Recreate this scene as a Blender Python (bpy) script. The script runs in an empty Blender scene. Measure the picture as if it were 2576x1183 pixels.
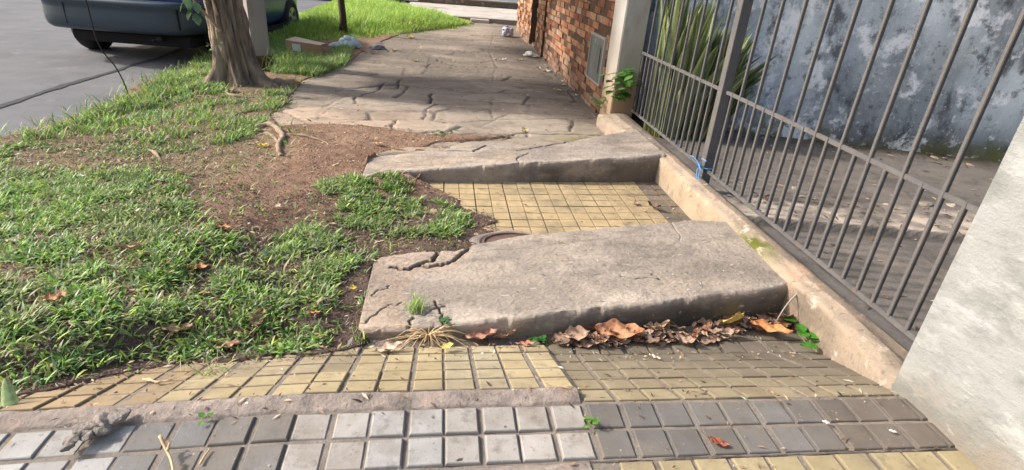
import bpy, bmesh, math, random
import numpy as np
from mathutils import Vector, Matrix
random.seed(7); rng = np.random.default_rng(7)
C = bpy.context.scene
COL = C.collection
R = math.radians

# ------------------------------------------------------------------ camera (measured from the photograph)
PW, PH, FPX, CAMH = 2576., 1183., 1383.23, 1.15
ROT = np.array([[0.9912920762868538, 0.02035786027423713, 0.1300983359461339],
                [-0.1075606866749654, -0.44476963190933677, 0.8891629058914026],
                [0.07596524318995104, -0.8954136094879771, -0.4387069064544161]])  # world rows = x,y,z ; columns = image right, down, forward
cam_d = bpy.data.cameras.new('camera'); cam = bpy.data.objects.new('camera', cam_d); COL.objects.link(cam)
r_, d_, f_ = Vector(ROT[:, 0]), Vector(ROT[:, 1]), Vector(ROT[:, 2])
m4 = Matrix.Identity(4)
for i in range(3):
    m4[i][0] = r_[i]; m4[i][1] = -d_[i]; m4[i][2] = -f_[i]
m4[2][3] = CAMH
cam.matrix_world = m4
cam_d.sensor_width = 36; cam_d.sensor_fit = 'HORIZONTAL'; cam_d.lens = 36 * FPX / PW
cam_d.clip_start = .05; cam_d.clip_end = 500
C.camera = cam

# ------------------------------------------------------------------ light
SUN_EL = R(33); SD = Vector((-1, .22, 0)).normalized()          # horizontal direction towards the sun
w = bpy.data.worlds.new('World'); C.world = w; w.use_nodes = True
nt = w.node_tree; nt.nodes.clear()
sky = nt.nodes.new('ShaderNodeTexSky'); sky.sky_type = 'NISHITA'; sky.sun_disc = False
sky.sun_elevation = SUN_EL; sky.dust_density = 4.5; sky.ozone_density = .4; sky.air_density = 1.; sky.sun_rotation = math.atan2(SD.x, SD.y)
bg = nt.nodes.new('ShaderNodeBackground'); bg.inputs[1].default_value = .15
wo = nt.nodes.new('ShaderNodeOutputWorld')
nt.links.new(sky.outputs[0], bg.inputs[0]); nt.links.new(bg.outputs[0], wo.inputs[0])
sl = bpy.data.lights.new('sun', 'SUN'); sl.energy = 3.0; sl.angle = R(3.5); sl.color = (1, .955, .90)
so = bpy.data.objects.new('sun', sl); COL.objects.link(so)
sv = Vector((SD.x * math.cos(SUN_EL), SD.y * math.cos(SUN_EL), math.sin(SUN_EL)))
so.rotation_euler = sv.to_track_quat('Z', 'Y').to_euler(); so.location = (-6, 3, 8)
C.view_settings.view_transform = 'Standard'; C.view_settings.look = 'None'
C.view_settings.gamma = 1; C.view_settings.exposure = .84

# ------------------------------------------------------------------ helpers
def ray(px, py):
    return ROT @ np.array([px - PW / 2, py - PH / 2, FPX])
def at(px, py, z=0.):                       # picture measurement -> point on the level z
    d = ray(px, py); t = (z - CAMH) / d[2]
    return np.array([d[0] * t, d[1] * t, z])
def atY(px, py, Y):
    d = ray(px, py); t = Y / d[1]
    return np.array([d[0] * t, Y, CAMH + d[2] * t])
def hit(px, py, zf):                        # picture measurement -> point on a height function
    d = ray(px, py)
    t = np.linspace(.8, 30, 6000) / np.linalg.norm(d) * 1.0
    x = d[0] * t; y = d[1] * t; z = CAMH + d[2] * t
    h = zf(x, y); k = np.argmax(z < h)
    return np.array([x[k], y[k], h[k] if np.ndim(h) else h])

def tag(o, label=None, cat=None, group=None, kind=None):
    if label: o['label'] = label
    if cat: o['category'] = cat
    if group: o['group'] = group
    if kind: o['kind'] = kind
    return o
def link(name, me, mat=None, parent=None, smooth=False):
    if mat is not None:
        for m in (mat if isinstance(mat, (list, tuple)) else [mat]): me.materials.append(m)
    if smooth: me.shade_smooth()
    o = bpy.data.objects.new(name, me); COL.objects.link(o)
    if parent: o.parent = parent
    return o
def pymesh(name, v, f):
    me = bpy.data.meshes.new(name); me.from_pydata([tuple(map(float, p)) for p in v], [], [tuple(map(int, q)) for q in f]); me.update(); return me
def npmesh(name, V, F, col=None):           # V (n,3), F (m,k) all faces of k corners
    me = bpy.data.meshes.new(name); V = np.asarray(V, np.float32); F = np.asarray(F, np.int32)
    me.vertices.add(len(V)); me.vertices.foreach_set('co', V.ravel())
    k = F.shape[1]; me.loops.add(F.size); me.loops.foreach_set('vertex_index', F.ravel())
    me.polygons.add(len(F)); me.polygons.foreach_set('loop_start', np.arange(0, F.size, k, dtype=np.int32))
    me.polygons.foreach_set('loop_total', np.full(len(F), k, np.int32))
    me.update(calc_edges=True); me.validate()
    if col is not None: setcol(me, col)
    return me
def setcol(me, col):
    a = me.color_attributes.new('Col', 'FLOAT_COLOR', 'POINT')
    c = np.ones((len(col), 4), np.float32); c[:, :3] = col
    a.data.foreach_set('color', c.ravel())
def empty(name, loc, rz=0):
    o = bpy.data.objects.new(name, None); COL.objects.link(o); o.location = loc; o.rotation_euler = (0, 0, rz); o.empty_display_size = .1; return o

_T = rng.random((256, 256))
def vn(x, y, s=1., o=0.):                   # value noise 0..1
    x = np.asarray(x) * s + 17.3 + o * 7.7; y = np.asarray(y) * s + 41.1 + o * 3.1
    xi = np.floor(x).astype(int); yi = np.floor(y).astype(int); fx = x - xi; fy = y - yi
    fx = fx * fx * (3 - 2 * fx); fy = fy * fy * (3 - 2 * fy)
    a = _T[xi % 256, yi % 256]; b = _T[(xi + 1) % 256, yi % 256]; c = _T[xi % 256, (yi + 1) % 256]; d = _T[(xi + 1) % 256, (yi + 1) % 256]
    return (a * (1 - fx) + b * fx) * (1 - fy) + (c * (1 - fx) + d * fx) * fy
def fbm(x, y, s=1., o=0., n=4):
    t = 0; a = 1; tot = 0
    for i in range(n):
        t = t + a * vn(x, y, s * 2 ** i, o + i); tot += a; a *= .5
    return t / tot
def sdf(x, y, poly):                        # signed distance, negative inside
    x = np.asarray(x, float); y = np.asarray(y, float); p = np.asarray(poly)[:, :2]; n = len(p)
    d = np.full(x.shape, 1e9); ins = np.zeros(x.shape, bool)
    for i in range(n):
        a = p[i]; b = p[(i + 1) % n]; e = b - a; wx = x - a[0]; wy = y - a[1]
        t = np.clip((wx * e[0] + wy * e[1]) / (e @ e + 1e-12), 0, 1)
        d = np.minimum(d, (wx - e[0] * t) ** 2 + (wy - e[1] * t) ** 2)
        c = ((a[1] > y) != (b[1] > y)) & (x < (b[0] - a[0]) * (y - a[1]) / (b[1] - a[1] + 1e-12) + a[0]); ins ^= c
    return np.where(ins, -1, 1) * np.sqrt(d)
def pdist(x, y, line):
    d = np.full(np.shape(x), 1e9)
    for a, b in zip(line[:-1], line[1:]):
        a = np.array(a[:2]); b = np.array(b[:2]); e = b - a; wx = x - a[0]; wy = y - a[1]
        t = np.clip((wx * e[0] + wy * e[1]) / (e @ e + 1e-12), 0, 1)
        d = np.minimum(d, (wx - e[0] * t) ** 2 + (wy - e[1] * t) ** 2)
    return np.sqrt(d)
def sm(a, b, x): t = np.clip((x - a) / (b - a), 0, 1); return t * t * (3 - 2 * t)
def grid_faces(nr, nc):                     # rows x cols
    i = np.arange(nr - 1)[:, None] * nc + np.arange(nc - 1)[None, :]
    return np.stack([i, i + 1, i + nc + 1, i + nc], -1).reshape(-1, 4)
def jit_line(pts, n=6, amp=.012, seed=0):   # subdivides a line and roughens it
    r = np.random.default_rng(seed); out = []
    for a, b in zip(pts[:-1], pts[1:]):
        for k in range(n):
            t = k / n; p = np.array(a[:2]) * (1 - t) + np.array(b[:2]) * t
            out.append(p + (r.normal(0, amp, 2) if k else 0))
    out.append(np.array(pts[-1][:2])); return out

# ------------------------------------------------------------------ materials
def M(name, c1=(.3, .3, .3), c2=None, scale=5., rough=.9, bump=.3, bscale=60., bdist=.004, stains=(), attr=None, spec=.25, metallic=0., stretch=(1, 1, 1), trans=0.):
    m = bpy.data.materials.new(name); m.use_nodes = True; n = m.node_tree.nodes; L = m.node_tree.links
    b = n['Principled BSDF']; tc = n.new('ShaderNodeTexCoord'); mp = n.new('ShaderNodeMapping'); mp.inputs['Scale'].default_value = stretch
    L.new(tc.outputs['Object'], mp.inputs[0]); vec = mp.outputs[0]
    def noise(sc, det=6., ro=.6, off=0., own=None):
        vec = mp.outputs[0]
        if own:
            m2 = n.new('ShaderNodeMapping'); m2.inputs['Scale'].default_value = own; L.new(tc.outputs['Object'], m2.inputs[0]); vec = m2.outputs[0]
        t = n.new('ShaderNodeTexNoise'); t.inputs['Scale'].default_value = sc; t.inputs['Detail'].default_value = det; t.inputs['Roughness'].default_value = ro
        if off:
            ad = n.new('ShaderNodeVectorMath'); ad.operation = 'ADD'; ad.inputs[1].default_value = (off, off * 1.7, off * .6); L.new(vec, ad.inputs[0]); L.new(ad.outputs[0], t.inputs['Vector'])
        else: L.new(vec, t.inputs['Vector'])
        return t.outputs['Fac']
    def mix(fac, a, bb, mode='MIX'):
        x = n.new('ShaderNodeMix'); x.data_type = 'RGBA'; x.blend_type = mode
        if isinstance(fac, (int, float)): x.inputs[0].default_value = fac
        else: L.new(fac, x.inputs[0])
        for s, v in ((6, a), (7, bb)):
            if isinstance(v, tuple): x.inputs[s].default_value = (*v, 1)
            else: L.new(v, x.inputs[s])
        return x.outputs[2]
    def ramp(fac, lo, hi, amt=1.):
        x = n.new('ShaderNodeMapRange'); x.inputs[1].default_value = lo; x.inputs[2].default_value = hi; x.inputs[4].default_value = amt; L.new(fac, x.inputs[0]); return x.outputs[0]
    col = c1
    if c2: col = mix(ramp(noise(scale), .3, .7), c1, c2)
    if attr:
        a = n.new('ShaderNodeAttribute'); a.attribute_name = 'Col'
        col = mix(1., col, a.outputs['Color'], 'MULTIPLY') if attr == 'mul' else (a.outputs['Color'] if not c2 else mix(1., a.outputs['Color'], col, 'MULTIPLY'))
    for k, (sc, c, lo, hi, amt, *own) in enumerate(stains):
        col = mix(ramp(noise(sc, 8., .65, 3.1 * (k + 1), own[0] if own else None), lo, hi, amt), col, c)
    if isinstance(col, tuple): b.inputs['Base Color'].default_value = (*col, 1)
    else: L.new(col, b.inputs['Base Color'])
    b.inputs['Roughness'].default_value = rough; b.inputs['Metallic'].default_value = metallic; b.inputs['Specular IOR Level'].default_value = spec
    if trans: b.inputs['Subsurface Weight'].default_value = 0
    if bump:
        bp = n.new('ShaderNodeBump'); bp.inputs['Strength'].default_value = bump; bp.inputs['Distance'].default_value = bdist
        L.new(noise(bscale, 8., .7, 9.), bp.inputs['Height']); L.new(bp.outputs[0], b.inputs['Normal'])
    return m
def leafmat(name, tint=(1, 1, 1), tr=.35, rough=.55):     # thin leaves that let some light through, colour per vertex
    m = bpy.data.materials.new(name); m.use_nodes = True; n = m.node_tree.nodes; L = m.node_tree.links
    b = n['Principled BSDF']; a = n.new('ShaderNodeAttribute'); a.attribute_name = 'Col'
    tc = n.new('ShaderNodeTexCoord'); t = n.new('ShaderNodeTexNoise'); t.inputs['Scale'].default_value = 90; L.new(tc.outputs['Object'], t.inputs['Vector'])
    mr = n.new('ShaderNodeMapRange'); mr.inputs[1].default_value = .3; mr.inputs[2].default_value = .7; mr.inputs[3].default_value = .7; mr.inputs[4].default_value = 1.2; L.new(t.outputs['Fac'], mr.inputs[0])
    mx = n.new('ShaderNodeVectorMath'); mx.operation = 'SCALE'; L.new(a.outputs['Color'], mx.inputs[0]); L.new(mr.outputs[0], mx.inputs['Scale'])
    L.new(mx.outputs[0], b.inputs['Base Color']); b.inputs['Roughness'].default_value = rough; b.inputs['Specular IOR Level'].default_value = .35
    tl = n.new('ShaderNodeBsdfTranslucent'); L.new(mx.outputs[0], tl.inputs[0]); ms = n.new('ShaderNodeMixShader'); ms.inputs[0].default_value = tr
    L.new(b.outputs[0], ms.inputs[1]); L.new(tl.outputs[0], ms.inputs[2]); L.new(ms.outputs[0], n['Material Output'].inputs[0])
    return m

m_soil = M('soil', (1, 1, 1), (.62, .6, .6), 14, attr='mul', bump=.9, bscale=70, bdist=.02, stains=((60, (.30, .22, .16), .62, .7, .5), (45, (.05, .033, .026), .6, .72, .7)))
m_asph = M('asphalt', (.122, .126, .136), (.165, .166, .172), 2.5, bump=.6, bscale=120, bdist=.006, stains=((1.3, (.11, .112, .12), .5, .62, .7), (2.2, (.27, .23, .21), .64, .72, .6), (30, (.09, .09, .1), .58, .7, .5)))
m_conc = M('concrete', (.44, .375, .31), (.31, .267, .225), 4, attr='mul', bump=.9, bscale=50, bdist=.010, stretch=(.6, 1.5, 1), stains=((7, (.15, .13, .11), .50, .70, .7), (3.0, (.42, .34, .26), .54, .68, .6), (28, (.13, .11, .09), .57, .70, .65), (22, (.50, .45, .38), .62, .70, .7), (110, (.10, .085, .07), .60, .70, .6), (75, (.66, .6, .52), .68, .72, .8)))
m_pave = M('worn_pavement', (.40, .33, .255), (.285, .24, .19), 2.2, attr='mul', bump=.9, bscale=40, bdist=.01, stretch=(.55, 1.5, 1), stains=((2.2, (.17, .14, .11), .50, .66, .6, (.8, 1.1, 1)), (9, (.12, .10, .08), .54, .70, .55), (16, (.5, .42, .33), .60, .70, .5), (45, (.12, .10, .08), .60, .7, .5), (6, (.42, .31, .22), .58, .7, .5), (2.6, (.12, .13, .05), .63, .74, .5)))
m_tile = M('cement_tile', (1, 1, 1), (.74, .72, .69), 9, attr='mul', rough=.8, bump=.5, bscale=110, bdist=.003, stains=((4.5, (.17, .14, .105), .50, .70, .6), (17, (.12, .10, .08), .55, .70, .6), (3, (.30, .235, .15), .56, .7, .45), (60, (.13, .11, .09), .59, .68, .55), (80, (.45, .42, .36), .64, .70, .6)))
m_grout = M('grout', (.17, .145, .12), (.25, .215, .18), 12, bump=.8, bscale=80, bdist=.006, stains=((25, (.09, .075, .062), .54, .68, .5),))
m_mortar = M('mortar', (.335, .275, .235), (.25, .215, .19), 6, attr='mul', bump=1., bscale=38, bdist=.014, stains=((12, (.13, .11, .095), .52, .68, .75), (4, (.37, .245, .185), .55, .70, .5), (22, (.52, .46, .4), .60, .70, .6)))
m_strip = M('old_plaster', (.37, .295, .22), (.26, .21, .165), 5, attr='mul', bump=1., bscale=32, bdist=.014, stains=((5, (.45, .30, .21), .54, .68, .6), (8, (.16, .13, .10), .55, .7, .65), (6, (.12, .14, .03), .62, .70, .6), (15, (.62, .55, .46), .58, .70, .7), (30, (.14, .11, .08), .57, .68, .7)))
m_grayp = M('grey_pillar_plaster', (.30, .31, .305), (.235, .243, .238), 3.5, attr='mul', rough=.95, bump=.8, bscale=28, bdist=.012, stretch=(1, .8, 1.6), stains=((5, (.15, .16, .152), .48, .66, .75), (3.4, (.40, .41, .405), .53, .64, .8), (13, (.38, .39, .385), .58, .68, .6), (16, (.15, .16, .15), .58, .70, .5), (70, (.2, .19, .17), .62, .70, .6)))
m_whitep = M('white_pillar_plaster', (.42, .405, .375), (.33, .315, .285), 5, attr='mul', bump=.4, bscale=35, bdist=.006, stains=((4, (.30, .23, .17), .56, .68, .6), (9, (.22, .2, .18), .6, .72, .6)), stretch=(1, 1, .35))
m_wall = M('mouldy_wall_paint', (.62, .68, .71), (.34, .395, .44), 2.4, bump=.5, bscale=26, bdist=.01, attr='mul', stains=((1.7, (.16, .17, .19), .50, .66, .7), (5, (.05, .055, .06), .54, .64, .8, (1, 1, .55)), (4, (.84, .86, .88), .53, .61, .85), (11, (.08, .085, .09), .56, .66, .7), (6, (.10, .105, .11), .56, .70, .55, (1, 1, .10)), (30, (.78, .79, .8), .60, .66, .5), (60, (.09, .09, .09), .60, .68, .6)))
m_yard = M('courtyard_cement', (.20, .175, .15), (.125, .11, .096), 2, attr='mul', bump=.7, bscale=40, bdist=.008, stains=((2.2, (.075, .068, .06), .50, .64, .7), (5, (.24, .19, .145), .55, .70, .6), (11, (.05, .045, .04), .56, .70, .6), (45, (.36, .31, .25), .63, .70, .6)))
m_brick = M('brick', (1, 1, 1), (.6, .57, .54), 9, attr='mul', bump=1., bscale=45, bdist=.015, stains=((3, (.09, .065, .05), .48, .66, .7), (14, (.42, .33, .25), .58, .70, .6), (30, (.10, .06, .04), .58, .7, .5)))
m_bmort = M('brick_mortar', (.12, .07, .045), (.07, .045, .03), 8, bump=1., bscale=40, bdist=.02)
m_iron = M('fence_iron', (.078, .077, .080), (.12, .113, .11), 10, rough=.65, bump=.6, bscale=120, bdist=.004, spec=.35, stains=((14, (.17, .095, .055), .58, .68, .7, (1, 1, .4)), (40, (.05, .045, .045), .6, .7, .6)))
m_bark = M('bark', (.34, .265, .195), (.18, .135, .098), 14, bump=1., bscale=45, bdist=.05, attr='mul', stretch=(1, 1, .16), stains=((18, (.34, .29, .24), .58, .7, .6),))
m_root = M('root_wood', (.36, .27, .19), (.25, .18, .125), 14, bump=.8, bscale=60, bdist=.006)
m_post = M('post_concrete', (.34, .31, .28), (.27, .25, .225), 4, bump=.5, bscale=50, stains=((6, (.2, .17, .14), .58, .7, .5),))
m_blue = M('car_blue_paint', (.012, .035, .13), rough=.25, bump=0, spec=.5)
m_bump = M('bumper_grey', (.04, .058, .078), rough=.36, bump=.05, bscale=200, spec=.5)
m_black = M('black_plastic', (.012, .012, .013), rough=.7, bump=0)
m_tyre = M('tyre_rubber', (.022, .022, .024), (.035, .034, .034), 20, rough=.85, bump=.3, bscale=90)
m_alloy = M('alloy', (.45, .46, .48), rough=.35, metallic=.7, bump=0)
m_glass = M('car_glass', (.015, .02, .025), rough=.08, bump=0, spec=.6)
m_red = M('tail_lamp_red', (.25, .01, .01), rough=.2, bump=0)
m_card = M('cardboard', (.36, .235, .15), (.30, .195, .125), 6, bump=.2, bscale=120, stains=((9, (.2, .13, .09), .6, .72, .4),))
m_paper = M('paper_label', (.5, .52, .54), rough=.8, bump=0)
m_bag = M('plastic_bag', (.62, .72, .76), (.42, .55, .6), 20, rough=.35, bump=.4, bscale=60, spec=.5)
m_bagw = M('white_scrap', (.72, .70, .66), (.55, .52, .48), 20, rough=.6, bump=.3)
m_leaf = leafmat('dry_leaf', tr=.12, rough=.65)
m_green = leafmat('green_leaf', tr=.32)
m_grass = leafmat('grass_blade', tr=.38, rough=.5)
m_snake = leafmat('snake_plant_leaf', tr=.15, rough=.45)
m_rust = M('cast_iron', (.10, .062, .045), (.16, .105, .08), 16, rough=.75, bump=.6, bscale=90, stains=((20, (.3, .26, .22), .62, .7, .5),))
m_door = M('meter_door_metal', (.10, .115, .12), (.17, .19, .195), 8, rough=.45, metallic=.4, bump=.3, bscale=30, stains=((7, (.5, .52, .52), .6, .68, .7), (10, (.07, .07, .07), .58, .68, .6)), stretch=(1, 1, .4))
m_string = M('blue_string', (.10, .30, .62), rough=.7, bump=0)
m_cable = M('black_cable', (.015, .015, .016), rough=.6, bump=0)
m_straw = M('dry_straw', (.62, .47, .27), (.45, .33, .19), 30, bump=.2)
m_crumb = M('litter_bits', (1, 1, 1), (.6, .6, .6), 30, attr='mul', bump=0)

# ------------------------------------------------------------------ levels of the ground
LOW = -.21
def shear(x): return .016 * np.minimum(np.asarray(x, float) - .42, 0) * (np.asarray(x) < .43)
def y0(x): return np.where(np.asarray(x) < .43, 1.275 + shear(x), 1.212)
def apron(x, y):                            # tiled crossing that ramps down to the low footpath
    x = np.asarray(x, float); y = np.asarray(y, float)
    cross = np.where(x < -.4, (x + .4) * .045, 0)
    return np.maximum(LOW, np.where(y < y0(x), 0, -(y - y0(x)) * .425) + cross)
CT = np.array([(-1.2, 1.45, -.05), (-1.8, 1.4, -.06), (-2.6, 1.5, -.09), (-.9, 1.65, -.11), (-.55, 1.75, -.17), (-.35, 2.1, -.175), (-.3, 2.6, -.19), (-.1, 3.1, -.205), (.4, 2.7, -.2),
               (-1.4, 2.5, -.09), (-2.4, 2.5, -.14), (-2.9, 3, -.20), (-2.9, 5, -.22), (-2.8, 7, -.22), (-2.3, 3.6, -.15), (-1.2, 3.4, -.13), (-.6, 3.4, -.17), (-1.2, 4.4, -.10),
               (-.5, 4.0, -.12), (.4, 4.1, -.10), (-2.05, 5.7, -.11), (-1.4, 6, -.10), (-2, 7.5, -.14), (-1.5, 9, -.12), (-2.6, 10, -.2), (-1, 12, -.1), (1, 12, -.1), (-2, 14, -.12), (1, 6, -.12), (1, 9, -.12)])
def lawn(x, y):
    x = np.asarray(x, float); y = np.asarray(y, float); num = 0; den = 0
    for a, b, z in CT:
        q = 1 / ((x - a) ** 2 + (y - b) ** 2 + .06) ** 2; num = num + q * z; den = den + q
    return num / den
def s1top(x, y): return np.interp(x, [-.4, -.1, .47, 1.7], [-.178, -.155, -.10, -.037]) + .010 * (fbm(x, y, 2.2, 5) - .5)
def s2top(x, y): return -.138 + (x + .45) * .067 + .012 * (fbm(x, y, 2, 8) - .5)
def PZ(pts, zf): return [hit(a, b, zf) for a, b in pts]

# slab 1: front (foot of the riser) and back edges, as y over x
f1 = np.array([(-.33, 1.84), (-.28, 1.80), (.1, 1.80), (.47, 1.81), (.9, 1.86), (1.25, 1.91), (1.62, 1.975)])
b1 = np.array([(a[0], a[1]) for a in PZ([(930, 662), (960, 645), (1040, 632), (1140, 630), (1200, 612), (1300, 592), (1400, 583), (1560, 568), (1740, 552), (1842, 558)], s1top)])
f2 = np.array([(-.50, 3.40), (-.40, 3.47), (-.1, 3.53), (.5, 3.58), (1.0, 3.63), (1.64, 3.70)])
b2 = np.array([(a[0], a[1]) for a in PZ([(925, 398), (985, 384), (1105, 376), (1230, 362), (1300, 372), (1450, 352), (1600, 330)], s2top)])
b2[-1] = (1.5, 4.35); b2 = np.vstack([b2, [(1.64, 4.42)]])
x1a, x1b, x2a, x2b = -.31, 1.62, -.505, 1.62
poly1 = np.vstack([f1[f1[:, 0] >= x1a], b1[::-1]]); poly2 = np.vstack([f2, b2[::-1]])
def far_z(x, y): return -.115 + .012 * (fbm(x, y, 1.1, 3, 2) - .5) + .006 * (fbm(x, y, 3., 4) - .5) - .02 * np.clip(x - .8, 0, 1) + .0 * x
pv = [(920, 402), (820, 380), (700, 318), (682, 292), (715, 262), (740, 235), (770, 200), (840, 180), (900, 140), (960, 105), (1010, 85), (1120, 72), (1180, 62), (1230, 50)]
pvw = [tuple(hit(a, b, far_z)[:2]) for a, b in pv]
polyF = np.array([(-.1, 4.0)] + pvw[1:] + [(.9, 15), (1.75, 15), (1.75, 3.8)])
soil_gap = [tuple(hit(a, b, far_z)[:2]) for a, b in [(700, 322), (820, 312), (960, 322), (1000, 330), (1060, 338), (1150, 342), (1280, 345), (1230, 352), (1100, 358), (1070, 370), (1000, 382), (960, 392), (925, 404), (860, 412), (780, 398)]]
pit_soil = [(1030, 455), (1062, 470), (1110, 482), (1150, 498), (1165, 515), (1230, 545), (1245, 556), (1215, 572), (1330, 600), (1200, 640), (950, 640), (900, 560), (900, 460)]
pit_soilw = [tuple(at(a, b, LOW + .01)[:2]) for a, b in pit_soil]
polyP = np.array([(-.2, 3.75)] + pit_soilw[:9] + [(.55, 2.3), (1.75, 2.3), (1.75, 4.0), (-.1, 4.0)])
fr = [(-60, 1045), (0, 1030), (55, 1006), (135, 988), (180, 976), (270, 952), (382, 930), (457, 917), (530, 917), (610, 914), (690, 903), (752, 905), (811, 898), (876, 886), (905, 878)]
frw = [tuple(hit(a, b, apron)[:2]) for a, b in fr]
polyA = np.array([(-3.3, 1.30), (-1.9, 1.32)] + frw + [(-.26, 1.80), (.4, 1.86), (1.75, 2.1), (1.75, -2), (-3.3, -2)])

def soil_z(x, y, rough=True):
    z = lawn(x, y)
    z = np.where(y < 2.0, np.maximum(z, np.minimum(apron(x, y) + .012, -.04)), z)
    if rough: z = z + .03 * (fbm(x, y, 5, 1) - .5) + .016 * (fbm(x, y, 22, 2) - .5)
    wob = .05 * (fbm(x, y, 7, 6) - .5) + .02 * (vn(x, y, 40) - .5)
    dA = sdf(x, y, polyA) + wob; dF = sdf(x, y, polyF) + wob; dG = sdf(x, y, soil_gap) + wob * .5
    dF = np.maximum(dF, -dG)
    dP = sdf(x, y, polyP) + wob
    near = sm(.35, .05, dF) * sm(3.45, 3.8, y) * sm(-.02, .03, dP); z = z * (1 - near) + np.maximum(z, far_z(x, y) + .010) * near
    d1 = sdf(x, y, poly1); d2 = sdf(x, y, poly2); dD = np.hypot(x - .40, (y - 2.64) * 1.4)
    k = sm(.30, .02, dA) * (y < 2.2); z = z * (1 - k) + np.minimum(z, apron(x, y) + .005 + .012 * fbm(x, y, 14, 4)) * k
    for dd_, tp_ in ((d1, s1top), (d2, s2top)):
        k = sm(.22, .0, dd_) * sm(.15, -.15, x) * (dd_ > 0) * sm(1.75, 1.85, y); t_ = tp_(np.maximum(x, -.45), y); z = z * (1 - k) + np.clip(z, t_ - .014, t_ - .003) * k
    # soil sinks away under whatever is laid on it
    z = z - .16 * sm(.012, -.03, dA) - .05 * sm(.012, -.03, dF) 
    k = sm(.012, -.03, dP); z = z * (1 - k) + np.minimum(z - .02, LOW - .02) * k
    z = z - .03 * sm(.24, .2, dD + wob * .4 + .05 * sm(.35, .2, x))
    z = z - .12 * sm(.0, -.05, d1) - .12 * sm(.0, -.05, d2)
    return z

# ------------------------------------------------------------------ the setting
# wide ground sheet and near soil
def rect(name, x0, x1, ya, yb, z, mat, kind='structure', col=None):
    me = pymesh(name, [(x0, ya, z), (x1, ya, z), (x1, yb, z), (x0, yb, z)], [(0, 1, 2, 3)])
    if col is not None: setcol(me, np.tile(col, (4, 1)))
    return tag(link(name, me, mat), kind=kind)
rect('ground', -200, 200, -200, 250, -.42, m_soil, col=(.16, .12, .08))
xs = np.concatenate([np.arange(-3.16, 1.70, .0155)]); ys = np.concatenate([np.arange(1.15, 6.5, .0155), np.arange(6.5, 18.5, .05)])
X, Y = np.meshgrid(xs, ys); Z = soil_z(X, Y)
Z = Z - .12 * sm(-2.98, -3.12, X + .10 * (fbm(Y, Y * 0, 3, 2) - .5))
red = np.array([.33, .20, .13]); dark = np.array([.155, .108, .085]); tan = np.array([.40, .28, .19])
dk = sm(.75, .2, sdf(X, Y, [(-.9, 1.5), (-.2, 1.6), (-.25, 2.2), (.6, 2.9), (.2, 3.0), (-.2, 2.8), (-.5, 2.3)])) + .4 * (fbm(X, Y, 3, 11) - .5)
dk = np.clip(dk, 0, 1) * .9 + .1; dk = np.where(Y > 3.3, dk * .4, dk)
lt = sm(.4, .7, fbm(X, Y, 2.3, 12)) * .5
colS = red * (1 - lt[..., None]) + tan * lt[..., None]; colS = colS * (1 - dk[..., None]) + dark * dk[..., None]
gsh = sm(-1.0, -1.5, X)[..., None] * .6; colS = colS * (1 - gsh) + np.array([.23, .185, .115]) * gsh
me = npmesh('soil', np.stack([X, Y, Z], -1).reshape(-1, 3), grid_faces(len(ys), len(xs)), colS.reshape(-1, 3))
tag(link('soil', me, m_soil, smooth=True), kind='structure')

# road with a gentle camber and the tar seam along the gutter
xs = np.concatenate([np.arange(-40, -6, 1.), np.arange(-6, -2.75, .06)]); ys = np.concatenate([np.arange(-3, 2, .5), np.arange(2, 10, .08), np.arange(10, 60, 1.)])
X, Y = np.meshgrid(xs, ys)
def road_z(x, y): return -.29 + .012 * np.clip((-3 - x), 0, 3) + .008 * (fbm(x, y, 1.5, 9) - .5)
me = npmesh('road', np.stack([X, Y, road_z(X, Y)], -1).reshape(-1, 3), grid_faces(len(ys), len(xs)))
tag(link('road', me, m_asph, smooth=True), kind='structure')
seam = [hit(a, b, road_z) for a, b in [(-80, 292), (0, 270), (100, 236), (200, 205), (290, 180), (345, 161), (400, 147), (440, 130), (470, 116)]]
sp = jit_line(seam, 8, .006, 3); V = []; 
for i, p in enumerate(sp):
    a = sp[max(i - 1, 0)]; b = sp[min(i + 1, len(sp) - 1)]; t = (b - a) / (np.linalg.norm(b - a) + 1e-9); nrm = np.array([-t[1], t[0]])
    hw = .018 + .022 * vn(i * .35, 0) 
    for s in (-1, 1): q = p + nrm * s * hw; V.append((q[0], q[1], float(road_z(q[0], q[1])) + .006))
me = pymesh('tar_seam', V, [(2 * i, 2 * i + 1, 2 * i + 3, 2 * i + 2) for i in range(len(sp) - 1)])
m_tar = M('tar', (.035, .036, .042), (.06, .06, .065), 30, bump=.4); tag(link('tar_seam', me, m_tar), kind='structure')

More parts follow.
